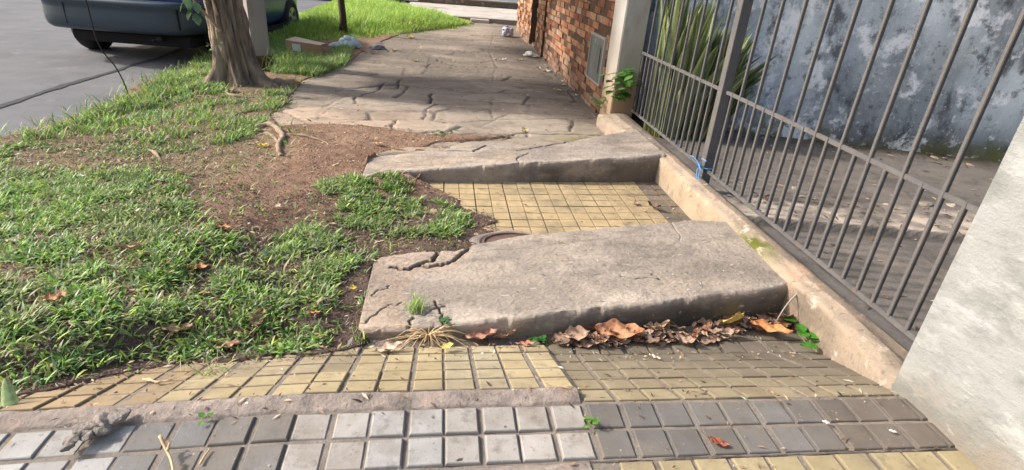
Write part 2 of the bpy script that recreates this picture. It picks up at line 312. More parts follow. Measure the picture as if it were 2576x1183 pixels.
# lengthwise slab built between two edge curves
def slab(name, fe, be, xa, xb, top, base, cracks, mat, nx, ny, riser_dark, patches=(), kind='structure'):
    xs = np.linspace(xa, xb, nx); yf = np.interp(xs, fe[:, 0], fe[:, 1]) + .012 * (fbm(xs, xs * 0, 9, 1) - .5); yb = np.interp(xs, be[:, 0], be[:, 1]) + .03 * (fbm(xs, xs * 0, 14, 2) - .5)
    # rounded front-left and back-left corners
    rows = []; cols = []
    cd = lambda x, y: np.clip(sum((np.exp(-(pdist(x, y, L) / wd) ** 2) * dp for L, wd, dp in cracks), 0 * x), 0, .05)
    rp = [(0, 1), (-.002, .85), (.001, .68), (-.002, .5), (.001, .34), (.001, .2), (.003, .08), (.009, .015)]
    for dy, k in rp:
        y = yf + dy + .010 * (fbm(xs, xs * 0 + k * .5, 9, 3) - .5) * (k < .95) + (.012 * sm(.62, .9, vn(xs, xs * 0, 16, 9)) if k < .3 else 0); t = top(xs, y) - (.007 * sm(.55, .85, vn(xs, xs * 0, 38, 6)) if k < .1 else 0)
        rows.append(np.stack([xs, y, t - (t - base) * k - cd(xs, y) * .6], -1))
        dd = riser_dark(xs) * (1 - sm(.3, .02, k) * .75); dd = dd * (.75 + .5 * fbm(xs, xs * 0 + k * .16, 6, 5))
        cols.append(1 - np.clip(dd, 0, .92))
    for j in range(1, ny + 1):
        v = j / (ny + 1); y = yf + .02 + (yb - yf - .03) * v
        z = top(xs, y) + .005 * (fbm(xs, y, 25, 7) - .5) + .003 * (fbm(xs, y, 90, 8, 2) - .5) - cd(xs, y)
        rows.append(np.stack([xs, y, z], -1)); c = 1 - np.clip(cd(xs, y) * 40, 0, .6)
        cols.append(c * (1.16 - .26 * sm(0, .22, v + .25 * (fbm(xs, y, 6, 15) - .5))) * (1 - .20 * sm(.5, .62, fbm(xs, y, 3.2, 16))) * (1 - .15 * sm(.8, 1.5, xs)))
    for dy, k in ((-.006, .1), (0, .4), (.004, 1.)):
        y = yb + dy; t = top(xs, y); rows.append(np.stack([xs, y, t - (t - base) * k], -1)); cols.append(np.full(nx, .8))
    A = np.array(rows); c = np.array(cols)
    c3 = np.repeat(c[..., None], 3, -1)
    for pl, cc in patches:
        k = sm(.01, -.01, sdf(A[..., 0], A[..., 1], pl) + .04 * (fbm(A[..., 0], A[..., 1], 12, 8) - .5))[..., None]; c3 = c3 * (1 - k) + c3 * np.array(cc) * k
    # end walls
    L0 = A[:, :1].copy(); L0[..., 0] -= .004; L0[..., 2] = base; R0 = A[:, -1:].copy(); R0[..., 2] = base
    A = np.concatenate([L0, A, R0], 1); c3 = np.concatenate([c3[:, :1] * .7, c3, c3[:, -1:]], 1)
    me = npmesh(name, A.reshape(-1, 3), grid_faces(A.shape[0], A.shape[1]), c3.reshape(-1, 3))
    return tag(link(name, me, mat, smooth=True), kind=kind)
def CK(pts, zf, wd, dp, seed, amp=.008): return (jit_line(jit_line([hit(a, b, zf) for a, b in pts], 4, amp, seed), 3, amp * .35, seed + 77), wd, dp)
ck1 = [CK([(985, 672), (1030, 678), (1060, 662), (1092, 655), (1100, 632)], s1top, .008, .04, 1),
       CK([(1050, 668), (1110, 668), (1145, 652), (1180, 622)], s1top, .008, .04, 2), CK([(900, 812), (950, 790), (1010, 762)], s1top, .003, .012, 3),
       CK([(1028, 850), (1034, 815), (1040, 800)], s1top, .0035, .03, 4), CK([(1118, 850), (1116, 812), (1105, 775), (1094, 758)], s1top, .0035, .03, 5),
       CK([(1365, 830), (1362, 800)], s1top, .004, .02, 6), CK([(1230, 630), (1330, 622), (1530, 600), (1700, 590)], s1top, .002, .005, 7), CK([(1560, 690), (1600, 702), (1660, 700)], s1top, .0025, .008, 8), CK([(935, 745), (980, 720)], s1top, .003, .01, 9),
       CK([(1640, 690), (1665, 705)], s1top, .004, .012, 11), CK([(1690, 560), (1710, 605)], s1top, .003, .005, 12), CK([(1040, 790), (1120, 770)], s1top, .004, .01, 13)]
pink1 = [(-.4, 1.7)] + [tuple(hit(a, b, s1top)[:2]) for a, b in [(1010, 850), (1010, 730), (1060, 690), (1150, 672), (1190, 630)]] + [(-.4, 2.5)]
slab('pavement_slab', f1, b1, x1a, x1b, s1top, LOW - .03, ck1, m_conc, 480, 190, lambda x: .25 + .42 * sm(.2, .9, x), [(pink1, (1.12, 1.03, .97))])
ck2 = [CK([(925, 396), (1000, 380), (1100, 378), (1190, 382), (1210, 372), (1255, 355)], s2top, .006, .03, 21), CK([(1455, 352), (1400, 362), (1350, 372), (1300, 378)], s2top, .005, .02, 22),
       CK([(1310, 450), (1306, 420), (1300, 400), (1330, 385)], s2top, .004, .012, 23)]
pale = [tuple(hit(a, b, s2top)[:2]) for a, b in [(930, 420), (1010, 388), (1150, 392), (1290, 380), (1300, 396), (1270, 410), (1150, 405), (1120, 425), (950, 430)]]
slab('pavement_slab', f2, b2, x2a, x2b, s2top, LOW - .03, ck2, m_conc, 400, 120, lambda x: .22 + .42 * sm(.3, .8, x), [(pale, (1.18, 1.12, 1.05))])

# far footpath: one worn, cracked sheet
ckf = [CK(p, far_z, wd, dp, 30 + i, .012) for i, (p, wd, dp) in enumerate([
    ([(720, 268), (880, 262), (960, 268), (1060, 264), (1240, 262), (1500, 268)], .010, .02), ([(690, 296), (800, 302), (900, 303), (990, 300), (1130, 306), (1300, 302), (1500, 300)], .012, .022),
    ([(890, 262), (895, 245), (940, 232), (975, 205)], .012, .03), ([(1080, 262), (1088, 236)], .02, .045), ([(1062, 300), (1070, 280), (1100, 262)], .012, .03), ([(995, 335), (988, 322), (998, 300)], .014, .035),
    ([(1330, 345), (1325, 335), (1318, 322)], .012, .03), ([(760, 232), (880, 228), (1000, 222), (1200, 226), (1400, 236), (1500, 244)], .010, .016), ([(1085, 236), (1200, 240), (1350, 236)], .006, .01),
    ([(1240, 302), (1235, 270), (1240, 240)], .007, .012), ([(800, 300), (840, 270)], .006, .012), ([(1000, 344), (1100, 332), (1240, 338), (1400, 338), (1520, 340)], .02, .03),
    ([(860, 200), (1000, 202), (1200, 206), (1450, 214)], .008, .010), ([(1000, 222), (1010, 200)], .014, .03), ([(830, 172), (1100, 168), (1400, 172)], .012, .012),
    ([(900, 132), (1100, 128), (1380, 134)], .015, .014), ([(960, 100), (1330, 104)], .02, .014), ([(1240, 205), (1250, 170), (1230, 130), (1240, 80)], .012, .01), ([(1100, 150), (1150, 168)], .02, .03)])]
xs = np.arange(-1.7, 1.72, .0165); ys = np.concatenate([np.arange(3.78, 7, .0165), np.arange(7, 15, .05)])
X, Y = np.meshgrid(xs, ys); row = np.floor(Y * 1.75 + .3 * fbm(X, Y, .8, 2)).astype(int); pl = np.floor(X * .9 + (row * .37) % 1).astype(int)
tilt = (_T[(row * 7 + 3) % 256, (pl * 13 + 50) % 256] - .5); dFF = np.maximum(sdf(X, Y, polyF), -sdf(X, Y, soil_gap))
d = sum(np.exp(-(pdist(X, Y, L) / (wd * .48)) ** 2) * dp for L, wd, dp in ckf)
rv = np.random.default_rng(4); sx_, sy_ = .75, .40
U_ = X / sx_ + .25 * fbm(X, Y, 2., 71, 2) + .025 * fbm(X, Y, 20, 72); V_ = Y / sy_ + .35 * fbm(X, Y, 1.5, 73, 2) + .06 * fbm(X, Y, 22, 74)
jx = rv.random((64, 64)); jy = rv.random((64, 64)); hh = rv.random((64, 64)); F1 = np.full(X.shape, 9.); F2 = np.full(X.shape, 9.); idv = np.zeros(X.shape)
for di in (-1, 0, 1):
    for dj in (-1, 0, 1):
        ci = np.floor(U_).astype(int) + di; cj = np.floor(V_).astype(int) + dj; q = np.hypot(U_ - ci - jx[ci % 64, cj % 64], V_ - cj - jy[ci % 64, cj % 64])
        hv = hh[ci % 64, cj % 64]; m_ = q < F1; F2 = np.where(m_, F1, np.minimum(F2, q)); idv = np.where(m_, hv, idv); F1 = np.where(m_, q, F1)
vd = F2 - F1; open_ = sm(.40, .60, fbm(X, Y, 1.6, 75)) * sm(9.5, 7, Y)
d = np.clip(d + np.exp(-(vd / .03) ** 2) * .016 * open_, 0, .05); tilt = tilt * .5 + (idv - .5) * 1.1
Z = far_z(X, Y) + .006 * (fbm(X, Y, 18, 3) - .5) + .003 * (fbm(X, Y, 60, 4, 2) - .5) + tilt * .014 - d - .09 * sm(.06, .14, dFF)
c = (1 - np.clip(d * 30, 0, .7)) * (1 + tilt * .22)
c = c * (1 - .45 * sm(.6, 1.45, X) * sm(4.5, 5.2, Y)) * (1 - .38 * sm(5, 6.2, Y) * (1 - .5 * sm(.5, .62, fbm(X, Y * 1.8, 1.3, 91))) * sm(13, 11, Y))  # dirt towards the wall; farther on, tree shade painted into the colour
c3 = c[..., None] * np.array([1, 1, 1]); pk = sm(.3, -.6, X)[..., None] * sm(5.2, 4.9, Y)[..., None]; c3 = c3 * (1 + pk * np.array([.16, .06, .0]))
ms = np.exp(-((X - 1.25) / .28) ** 2 - ((Y - 4.35) / .22) ** 2)[..., None] * sm(.35, .6, fbm(X, Y, 6, 3))[..., None]; c3 = c3 * (1 - ms) + ms * np.array([.42, .46, .16])
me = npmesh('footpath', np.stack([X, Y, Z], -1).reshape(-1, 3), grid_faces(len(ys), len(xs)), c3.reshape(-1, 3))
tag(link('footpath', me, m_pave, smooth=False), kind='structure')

# tiles: each block of a tile is a low raised pad with soft shoulders, gathered in one sheet per paved area
class Pads:
    def __init__(s): s.V = []; s.F = []; s.c = []; s.sh = 0
    def pad(s, x0, x1, ya, yb, zf, col, inset=.004, h=.0042, sh=.006, tilt=(0, 0), dz=0):
        cx, cy = (x0 + x1) / 2, (ya + yb) / 2; b = len(s.V)
        for k, (ins, hh, cm) in enumerate(((inset, -.003, .5), (inset + sh * .5, h * .5, .66), (inset + sh, h, 1.))):
            for (x, y) in ((x0 + ins, ya + ins), (x1 - ins, ya + ins), (x1 - ins, yb - ins), (x0 + ins, yb - ins)):
                if s.sh: y = y + float(shear(x))
                s.V.append((x, y, float(zf(x, y)) + hh + dz + tilt[0] * (x - cx) + tilt[1] * (y - cy))); s.c.append(np.array(col) * cm)
        for r in range(2):
            for i in range(4): j = (i + 1) % 4; s.F.append((b + r * 4 + i, b + r * 4 + j, b + r * 4 + 4 + j, b + r * 4 + 4 + i))
        s.F.append((b + 8, b + 9, b + 10, b + 11))
    def build(s, name, mat): me = pymesh(name, s.V, s.F); setcol(me, s.c); return tag(link(name, me, mat), kind='structure')
yl = np.array([.42, .345, .205]); gy = np.array([.39, .375, .355]); dg = np.array([.168, .160, .152]); by = np.array([.235, .195, .125])
P = Pads(); rr = random.Random(5)
def tilecell(x, ya, yb, wd, zf, c, first, **k):
    g0, g1 = (.0015, .0055) if first else (.0055, .0015)      # narrow open joint between tiles, wide soft groove inside one
    j = 1 + rr.uniform(-.06, .06); gy_ = .0045 if ya < 1.2 else .0015; P.pad(x + g0, x + wd - g1, ya + gy_, yb - gy_, zf, c * j, inset=0, **k)
# left part of the crossing: grey rows, mortar, yellow rows running down the ramp
tdz = {}
def tz(i, j, a=.006):
    if (i, j) not in tdz: tdz[i, j] = (rr.uniform(-a, a), (rr.uniform(-.02, .02), rr.uniform(-.03, .03)), rr.uniform(-.07, .07))
    return tdz[i, j]
W_ = .1005; P.sh = 1
for i in range(-26, 6):
    x = -.178 + i * W_; t = i // 2
    if x + W_ > .44: continue
    for j in range(2):
        ya = .998 + j * .1035; dz, tl, cv = tz(t, 0)
        base = gy if x > -.39 else (np.array([.19, .186, .18]) if x > -.80 else np.array([.36, .365, .36]))
        cc = base * (1 + cv) * (np.array([.95, .98, 1.02]) if t % 3 == 0 else np.array([1.02, 1, .98]))
        tilecell(x, ya - (.0), ya + .1035, W_, apron, cc, i % 2 == 0, dz=dz, tilt=tl)
    for j in range(5):
        s0 = .0 + j * .1; ya = 1.282 + s0 * .92; dz, tl, cv = tz(t, 2 + j // 2, .004)
        cc = yl * (1 + cv); 
        if x < -.82: cc = np.array([.36, .27, .16]) * (1 + cv)
        elif -.72 < x < -.35 and j > 1: cc = np.array([.33, .275, .18]) * (1 + cv * 2)
        elif t % 5 == 1: cc = np.array([.40, .345, .23]) * (1 + cv)
        tilecell(x, ya, ya + .092, W_, apron, cc, i % 2 == 0, dz=dz, tilt=(tl[0] * .5, tl[1] * .5))
    for j in range(5): # rows behind the camera's feet, beyond the mortar
        ya = .88 - j * .1; dz, tl, cv = tz(t, -2 - j); tilecell(x, ya, ya + .1, W_, apron, by * 1.5 * (1 + cv), i % 2 == 0, dz=dz - .008, tilt=tl)
# right part: darker and dirtier
W_ = .1035; P.sh = 0
for i in range(0, 12):
    x = .437 + i * W_
    if x > 1.55: continue
    t = i // 2
    for j in range(2):
        ya = .998 + j * .105; dz, tl, cv = tz(100 + t, 0)
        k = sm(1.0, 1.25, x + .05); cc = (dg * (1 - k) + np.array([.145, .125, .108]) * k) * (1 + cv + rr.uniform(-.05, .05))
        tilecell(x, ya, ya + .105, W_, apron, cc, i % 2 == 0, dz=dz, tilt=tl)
    for j in range(7):
        ya = 1.216 + j * .0935; dz, tl, cv = tz(100 + t, 2 + j // 2, .004)
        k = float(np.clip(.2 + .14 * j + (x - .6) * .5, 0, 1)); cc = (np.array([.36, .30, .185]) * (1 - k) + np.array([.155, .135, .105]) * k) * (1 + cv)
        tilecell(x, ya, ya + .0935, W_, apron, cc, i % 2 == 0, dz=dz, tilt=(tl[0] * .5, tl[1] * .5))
    for j in range(6):
        ya = .893 - j * .105; dz, tl, cv = tz(100 + t, -2 - j); tilecell(x + .04, ya, ya + .105, W_, apron, np.array([.33, .275, .165]) * (1 + cv * 2), i % 2 == 0, dz=dz * .4, tilt=(tl[0] * .4, tl[1] * .4))
P.build('tiled_crossing', m_tile)
# bed of the crossing
xs = np.arange(-3.0, 1.66, .03); ys = np.concatenate([np.arange(-1.6, .9, .2), np.arange(.9, 2.1, .012)]); X, Y = np.meshgrid(xs, ys)
Z = apron(X, Y) - .0015 + .003 * (fbm(X, Y, 40, 4) - .5)
me = npmesh('grout_bed', np.stack([X, Y, Z], -1).reshape(-1, 3), grid_faces(len(ys), len(xs))); tag(link('grout_bed', me, m_grout, smooth=True), kind='structure')
# mortar bands
def band(name, x0, x1, fy0, fy1, zadd, seed, mat=m_mortar, nx=160, ny=12, cm=1.):
    xs = np.linspace(x0, x1, nx); A = []; c = []
    for j in range(ny + 1):
        v = j / ny; a = fy0(xs) + .016 * (fbm(xs, xs * 0, 14, seed) - .5); b = fy1(xs) + .016 * (fbm(xs, xs * 0, 14, seed + 3) - .5); y = a + (b - a) * v
        z = apron(xs, y) + zadd * math.sin(math.pi * min(max(v, 0), 1)) ** .5 * fbm(xs, y, 6, seed + 2) * 2 + .010 * (fbm(xs, y, 30, seed) - .5) - .003 * sm(.62, .80, vn(xs, y, 14, seed + 5)) + .002 - (.008 if j in (0, ny) else 0)
        A.append(np.stack([xs, y, z], -1)); c.append(cm * (.75 + .5 * fbm(xs, y, 9, seed + 1)))
    me = npmesh(name, np.array(A).reshape(-1, 3), grid_faces(ny + 1, nx), np.repeat(np.array(c).reshape(-1, 1), 3, 1)); return tag(link(name, me, mat, smooth=True), kind='structure')
band('mortar_band', -1.6, .425, lambda x: 1.203 + shear(x), lambda x: 1.285 + shear(x), .004, 3)
band('mortar_band', -1.6, .40, lambda x: .86 + shear(x), lambda x: 1.0 + shear(x), .003, 13, cm=.95)
band('mortar_band', .40, 1.5, lambda x: .992 + 0 * x, lambda x: 1.000 + 0 * x, .0, 23, cm=.4)
# pit of yellow tiles
P = Pads(); lowf = lambda x, y: LOW + .0 * np.asarray(x)
W_ = .0995
for i in range(-4, 19):
    x = -.078 + i * W_; t = i // 2
    if x < -.35 or x > 1.56: continue
    for j in range(-3, 8):
        yb_ = 3.53 + .065 * x - j * .1; dz, tl, cv = tz(200 + t, j // 2, .003)
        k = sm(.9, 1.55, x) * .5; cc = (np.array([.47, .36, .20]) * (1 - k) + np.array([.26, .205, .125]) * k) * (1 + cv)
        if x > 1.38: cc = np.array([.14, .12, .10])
        g0, g1 = (.001, .003) if i % 2 == 0 else (.003, .001); ga, gb = (.0035, .001) if j % 2 == 1 else (.001, .0008)
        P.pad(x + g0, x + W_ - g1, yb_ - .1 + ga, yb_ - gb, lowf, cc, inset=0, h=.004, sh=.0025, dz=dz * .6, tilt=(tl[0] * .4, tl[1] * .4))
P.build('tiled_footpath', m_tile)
me = pymesh('grout_bed', [(-.4, 2.2, LOW - .004), (1.62, 2.2, LOW - .004), (1.62, 3.9, LOW - .004), (-.4, 3.9, LOW - .004)], [(0, 1, 2, 3)]); tag(link('grout_bed', me, m_grout), kind='structure')

# ------------------------------------------------------------------ boxes and tubes
def boxverts(x0, x1, ya, yb, z0, z1): return [(x0, ya, z0), (x1, ya, z0), (x1, yb, z0), (x0, yb, z0), (x0, ya, z1), (x1, ya, z1), (x1, yb, z1), (x0, yb, z1)]
BF = [(0, 3, 2, 1), (4, 5, 6, 7), (0, 1, 5, 4), (1, 2, 6, 5), (2, 3, 7, 6), (3, 0, 4, 7)]
def box(name, x0, x1, ya, yb, z0, z1, mat, parent=None, bev=.004, col=None, sub=0, disp=0):
    me = pymesh(name, boxverts(x0, x1, ya, yb, z0, z1), BF); bm = bmesh.new(); bm.from_mesh(me)
    if bev: bmesh.ops.bevel(bm, geom=bm.edges[:], offset=bev, segments=2, affect='EDGES')
    if sub:
        for _ in range(sub): bmesh.ops.subdivide_edges(bm, edges=[e for e in bm.edges if e.calc_length() > .05], cuts=1, use_grid_fill=True)
        for v in bm.verts:
            a = fbm(np.array([v.co.y + v.co.x]), np.array([v.co.z]), 4, 2)[0] - .5; v.co += Vector((a, a, 0)) * disp
    bm.to_mesh(me); bm.free()
    if col is not None: setcol(me, np.tile(col, (len(me.vertices), 1)))
    return link(name, me, mat, parent)
def tubemesh(name, pts, rad, n=8, cap=True, col=None):
    pts = [Vector(map(float, p)) for p in pts]; V = []; F = []; up = None
    for i, p in enumerate(pts):
        t = (pts[min(i + 1, len(pts) - 1)] - pts[max(i - 1, 0)]).normalized()
        if up is None: up = t.orthogonal().normalized()
        up = (up - t * up.dot(t)).normalized(); s = t.cross(up); r = rad[i] if hasattr(rad, '__len__') else rad
        for k in range(n): a = 2 * math.pi * k / n; V.append(p + (up * math.cos(a) + s * math.sin(a)) * r)
    for i in range(len(pts) - 1):
        for k in range(n): F.append((i * n + k, i * n + (k + 1) % n, (i + 1) * n + (k + 1) % n, (i + 1) * n + k))
    if cap: F.append(tuple(range(n))[::-1]); F.append(tuple((len(pts) - 1) * n + k for k in range(n)))
    return V, F
def tube(name, pts, rad, mat, parent=None, n=8, col=None):
    V, F = tubemesh(name, pts, rad, n); me = pymesh(name, V, F)
    if col is not None: setcol(me, np.tile(col, (len(V), 1)))
    return link(name, me, mat, parent, smooth=True)
def spline(pts, n=8):
    P_ = [np.array(p, float) for p in pts]; P_ = [2 * P_[0] - P_[1]] + P_ + [2 * P_[-1] - P_[-2]]; out = []
    for i in range(1, len(P_) - 2):
        for k in range(n):
            t = k / n; a, b, c_, d_2 = P_[i - 1:i + 3]
            out.append(.5 * ((2 * b) + (c_ - a) * t + (2 * a - 5 * b + 4 * c_ - d_2) * t * t + (3 * b - a - 3 * c_ + d_2) * t ** 3))
    out.append(P_[-2]); return out

# ------------------------------------------------------------------ fence base, fence, pillars, walls
FY0, FY1 = 1.26, 4.94
ys = np.linspace(FY0, 4.96, 300); V = []; c = []
for k in range(13):
    n1 = fbm(ys, ys * 0 + k, 7, 4) - .5
    xo = np.interp(ys, [1.26, 1.5, 1.75, 2.0, 2.65, 3.7, 4.1, 4.6, 5.0], [1.495, 1.545, 1.575, 1.565, 1.585, 1.575, 1.54, 1.44, 1.43])
    ztop = np.interp(ys, [1.26, 2, 5], [-.005, -.03, -.03]); zb = np.full_like(ys, -.26); zi = -.002
    prof = [(0, 0), (.004, .35), (.006, .7), (.016, .93), (.04, 1.02), (.30, 1.06), (.55, 1.12), (.60, 1.14), (.8, 1.16), (.96, 1.16), (1.0, 1.10), (1.0, .5), (1.0, 0)]
    u, v = prof[k]
    x = xo + (1.70 - xo) * u + (.012 * n1 if k < 9 else .002 * n1); zt = zb + (ztop - zb) * min(v, 1) + (v - 1) * .17 * (v > 1) + (.010 * n1 if 2 < k < 9 else 0)
    V.append(np.stack([x, ys, np.minimum(zt, .002) if k > 6 else zt], -1))
    base = .95 if k < 3 else 1.
    cc = np.full(ys.shape, base) * (.85 + .3 * fbm(ys, ys * 0 + k * .3, 5, 9))
    c3 = np.repeat(cc[:, None], 3, 1)
    if k >= 7: c3 = c3 * np.array([.62, .62, .63])
    if k < 4:
        q = (sm(1.5, 1.7, ys) * sm(2.15, 1.95, ys))[:, None] * .35; c3 = c3 * (1 - q)
        q = (sm(2.6, 2.8, ys) * sm(3.75, 3.6, ys))[:, None]; c3 = c3 * (1 + q * np.array([.12, .08, .0]))
    if 3 <= k < 7:
        q = (np.exp(-((ys - 2.35) / .16) ** 2) * sm(.3, .5, fbm(ys, ys * 0 + k, 9, 2)))[:, None]; c3 = c3 * (1 - q) + q * np.array([.30, .42, .08])
    c.append(c3)
me = npmesh('low_wall', np.array(V).reshape(-1, 3), grid_faces(13, 300), np.array(c).reshape(-1, 3))
tag(link('low_wall', me, m_strip, smooth=True), 'low crumbling plaster kerb wall that the dark metal fence stands on', 'low wall')

XF = 1.74
fence = empty('metal_fence', (XF, 3.1, 0)); tag(fence, 'dark grey metal bar fence standing along the plaster kerb', 'fence')
def bar(name, y, z0, z1, s, x=XF):
    o = box(name, -s / 2, s / 2, -s / 2, s / 2, z0, z1, m_iron, fence, bev=.002); o.location = (x - XF, y - 3.1, 0); o.rotation_euler = (random.uniform(-.004, .004), random.uniform(-.005, .005), 0); return o
bar('post', 3.30, -.24, 2.02, .062); 
yy = 1.42; i = 0
while yy < 4.9:
    if abs(yy - 3.30) > .05: bar('bar', yy, .035, 1.9 if i % 2 == 0 else .56, .0165)
    yy += .093; i += 1
for z, s in ((.035, .022), (.55, .022), (1.92, .03)):
    o = box('rail', -s * .3, s * .3, 1.3 - 3.1, 4.93 - 3.1, z - s / 2, z + s / 2, m_iron, fence, bev=.002)
# string knot
st = []
base_s = np.array([XF - .045, 3.27, .02])
V = []; F = []
for k in range(7):
    r9 = random.Random(k); p0 = base_s + np.array([0, r9.uniform(-.02, .02), r9.uniform(0, .05)])
    dirv = np.array([-.02 - r9.random() * .03, r9.uniform(-.12, .12), r9.uniform(-.09, .09)]); pts = spline([p0, p0 + dirv * .5 + np.array([-.02, 0, .03]), p0 + dirv], 5)
    v, f = tubemesh('s', pts, .003, 5); o_ = len(V); V += v; F += [tuple(q + o_ for q in g) for g in f]
loop = [base_s + np.array([.045 + .045 * math.cos(a), .03 + .045 * math.sin(a), .035]) for a in np.linspace(0, 6.28, 15)]
v, f = tubemesh('s', loop, .0035, 5); o_ = len(V); V += v; F += [tuple(q + o_ for q in g) for g in f]
tag(link('string', pymesh('string', V, F), m_string), 'frayed light blue string knotted around the foot of the thick fence post', 'string')

o = box('gate_pillar', 1.49, 1.93, .45, 1.268, -.3, 2.7, m_grayp, bev=.012, sub=5, disp=.02)
zc = np.array([v.co.z for v in o.data.vertices]); yc = np.array([v.co.y for v in o.data.vertices]); k_ = sm(.16, .0, zc + .14 * (fbm(yc, zc, 14, 3) - .5))[:, None]; setcol(o.data, 1 - k_ * (1 - np.array([.72, .60, .48])))
tag(o, 'pale grey mottled plaster pillar at the near end of the fence', 'pillar')
o = box('gate_pillar', 1.545, 1.76, 4.95, 5.31, -.3, 2.5, m_whitep, bev=.008, sub=4, disp=.008)
zc = np.array([v.co.z for v in o.data.vertices]); k_ = sm(.75, .05, zc + .25 * (vn(zc * 9, zc * 0) - .5))[:, None]; setcol(o.data, 1 - k_ * (1 - np.array([.85, .62, .44])))
tag(o, 'stained white plaster pillar between the brick wall and the fence', 'pillar')
# plaster fillet at its foot
# courtyard
xs = np.concatenate([np.arange(1.66, 4, .025), np.arange(4, 9, .1)]); ys = np.concatenate([np.arange(-2, 2.2, .1), np.arange(2.2, 3.0, .01), np.arange(3.0, 6.5, .05)]); X, Y = np.meshgrid(xs, ys)
st_y = 2.86 - (X - 2.1) * .15
Z = -.17 + .055 * sm(-.01, .004, Y - st_y + .02 * (fbm(X, Y * 0, 6, 2) - .5)) + .004 * (fbm(X, Y, 3, 5) - .5) - .05 * sm(1.72, 1.66, X)
c = np.ones(X.shape); c3 = np.repeat(c[..., None], 3, 2); q = (sm(0, .02, Y - st_y) * sm(.5, .3, Y - st_y + .1 * (fbm(X, Y, 4, 1) - .5)))[..., None]
c3 = c3 * (1 + q * np.array([1.3, 1.2, 1.05]) * (.35 + 1.1 * sm(.4, .6, fbm(X, Y, 7, 3))[..., None]))
q = sm(.03, -.03, np.abs(Y - st_y + .02) - .012)[..., None]; c3 = c3 * (1 - .5 * q)  # thin shadow along the step edge painted into the floor colour
dpos = (Y - (5.2 - (X - 2.2) * .27)); q = sm(-.5, -.05, dpos + .3 * (fbm(X, Y, 3, 8) - .5))[..., None] * sm(2.6, 3.3, X)[..., None]; c3 = c3 * (1 - q) + q * np.array([.62, .6, .3])
me = npmesh('courtyard_floor', np.stack([X, Y, Z], -1).reshape(-1, 3), grid_faces(len(ys), len(xs)), c3.reshape(-1, 3)); tag(link('courtyard_floor', me, m_yard), kind='structure')
# courtyard wall: mouldy paint, mossy foot
A0 = np.array([1.76, 5.35]); A1 = np.array([8.5, 3.5]); L = np.linalg.norm(A1 - A0); e = (A1 - A0) / L; nr = np.array([-e[1], e[0]])
us = np.arange(0, L, .06); zs = np.arange(-.25, 3.2, .06); U, ZZ = np.meshgrid(us, zs); dn = .02 * (fbm(U, ZZ, 1.2, 1) - .5) + .006 * (fbm(U, ZZ, 7, 4) - .5)
V = np.stack([A0[0] + e[0] * U + nr[0] * dn, A0[1] + e[1] * U + nr[1] * dn, ZZ], -1)
hz = ZZ + .16 - .22 * (fbm(U, ZZ, 2.5, 6) - .3)
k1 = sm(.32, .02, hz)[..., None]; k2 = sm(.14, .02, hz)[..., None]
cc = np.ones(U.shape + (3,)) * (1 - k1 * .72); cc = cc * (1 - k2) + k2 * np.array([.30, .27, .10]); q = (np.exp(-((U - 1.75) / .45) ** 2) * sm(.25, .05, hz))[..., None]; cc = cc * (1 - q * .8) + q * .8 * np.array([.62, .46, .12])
cc = cc * (1 - .35 * sm(.5, .62, fbm(U, ZZ * .6, 1.6, 9)))[..., None]
me = npmesh('courtyard_wall', V.reshape(-1, 3), grid_faces(len(zs), len(us))[:, ::-1], cc.reshape(-1, 3))
n0 = len(V.reshape(-1, 3)); o = link('courtyard_wall', me, m_wall, smooth=True)
o2 = o.modifiers.new('thick', 'SOLIDIFY'); o2.thickness = .15; o2.offset = -1
tag(o, 'white painted courtyard wall covered in black mould behind the fence', 'wall')

# brick wall with gateway and columns
def bricks(x0, y0_, y1, z0, z1, seed, tone=1., depth=.1):
    r9 = random.Random(seed); V = []; F = []; cl = []; z = z0; row = 0
    while z < z1:
        y = y0_ - (0 if row % 2 else .12)
        while y < y1:
            a = max(y, y0_); b = min(y + .235, y1)
            if b - a > .03:
                d = r9.uniform(-.012, .012); j = lambda: r9.uniform(-.003, .003); b0 = len(V)
                V += [(x0 - d + j(), a + .003 + j(), z + .003 + j()), (x0 - d + j(), b - .003 + j(), z + .003 + j()), (x0 - d + j(), b - .003 + j(), z + .065 + j()), (x0 - d + j(), a + .003 + j(), z + .065 + j()),
                      (x0 + .05, a + .001, z), (x0 + .05, b - .001, z), (x0 + .05, b - .001, z + .066), (x0 + .05, a + .001, z + .066)]
                F += [tuple(b0 + q for q in f) for f in ((0, 3, 2, 1), (0, 1, 5, 4), (1, 2, 6, 5), (2, 3, 7, 6), (3, 0, 4, 7))]
                t = r9.random(); base = np.array([.44, .20, .105]) * (1 - t) + np.array([.48, .29, .175]) * t
                if r9.random() < .25: base = np.array([.30, .12, .07])
                if r9.random() < .06: base = np.array([.48, .37, .27])
                g = sm(.35, 0, z - z0 + .1 * (r9.random() - .5)); base = base * (1 - g * .6) + np.array([.20, .15, .12]) * g * .6
                cl += [base * tone * r9.uniform(.8, 1.15)] * 8
            y += .247
        z += .072; row += 1
    return V, F, cl
bw = empty('brick_wall', (1.55, 7.5, 0)); tag(bw, 'weathered orange brick wall along the right of the footpath', 'wall')
def addbr(name, V, F, cl, parent):
    V = [(x - parent.location.x, y - parent.location.y, z) for x, y, z in V]; me = pymesh(name, V, F); setcol(me, cl); return link(name, me, m_brick, parent)
def wallseg(root, yA, yB, x, seed, h=2.3, tone=1.):
    V, F, cl = bricks(x, yA, yB, -.16, h, seed, tone); addbr('brick_face', V, F, cl, root)
    o = box('wall_core', x + .006 - root.location.x, x + .22 - root.location.x, yA - root.location.y, yB - root.location.y, -.25, h + .02, m_bmort, root, bev=0)
wallseg(bw, 5.32, 8.95, 1.555, 1)
wallseg(bw, 9.05, 9.75, 1.54, 2, tone=.8)
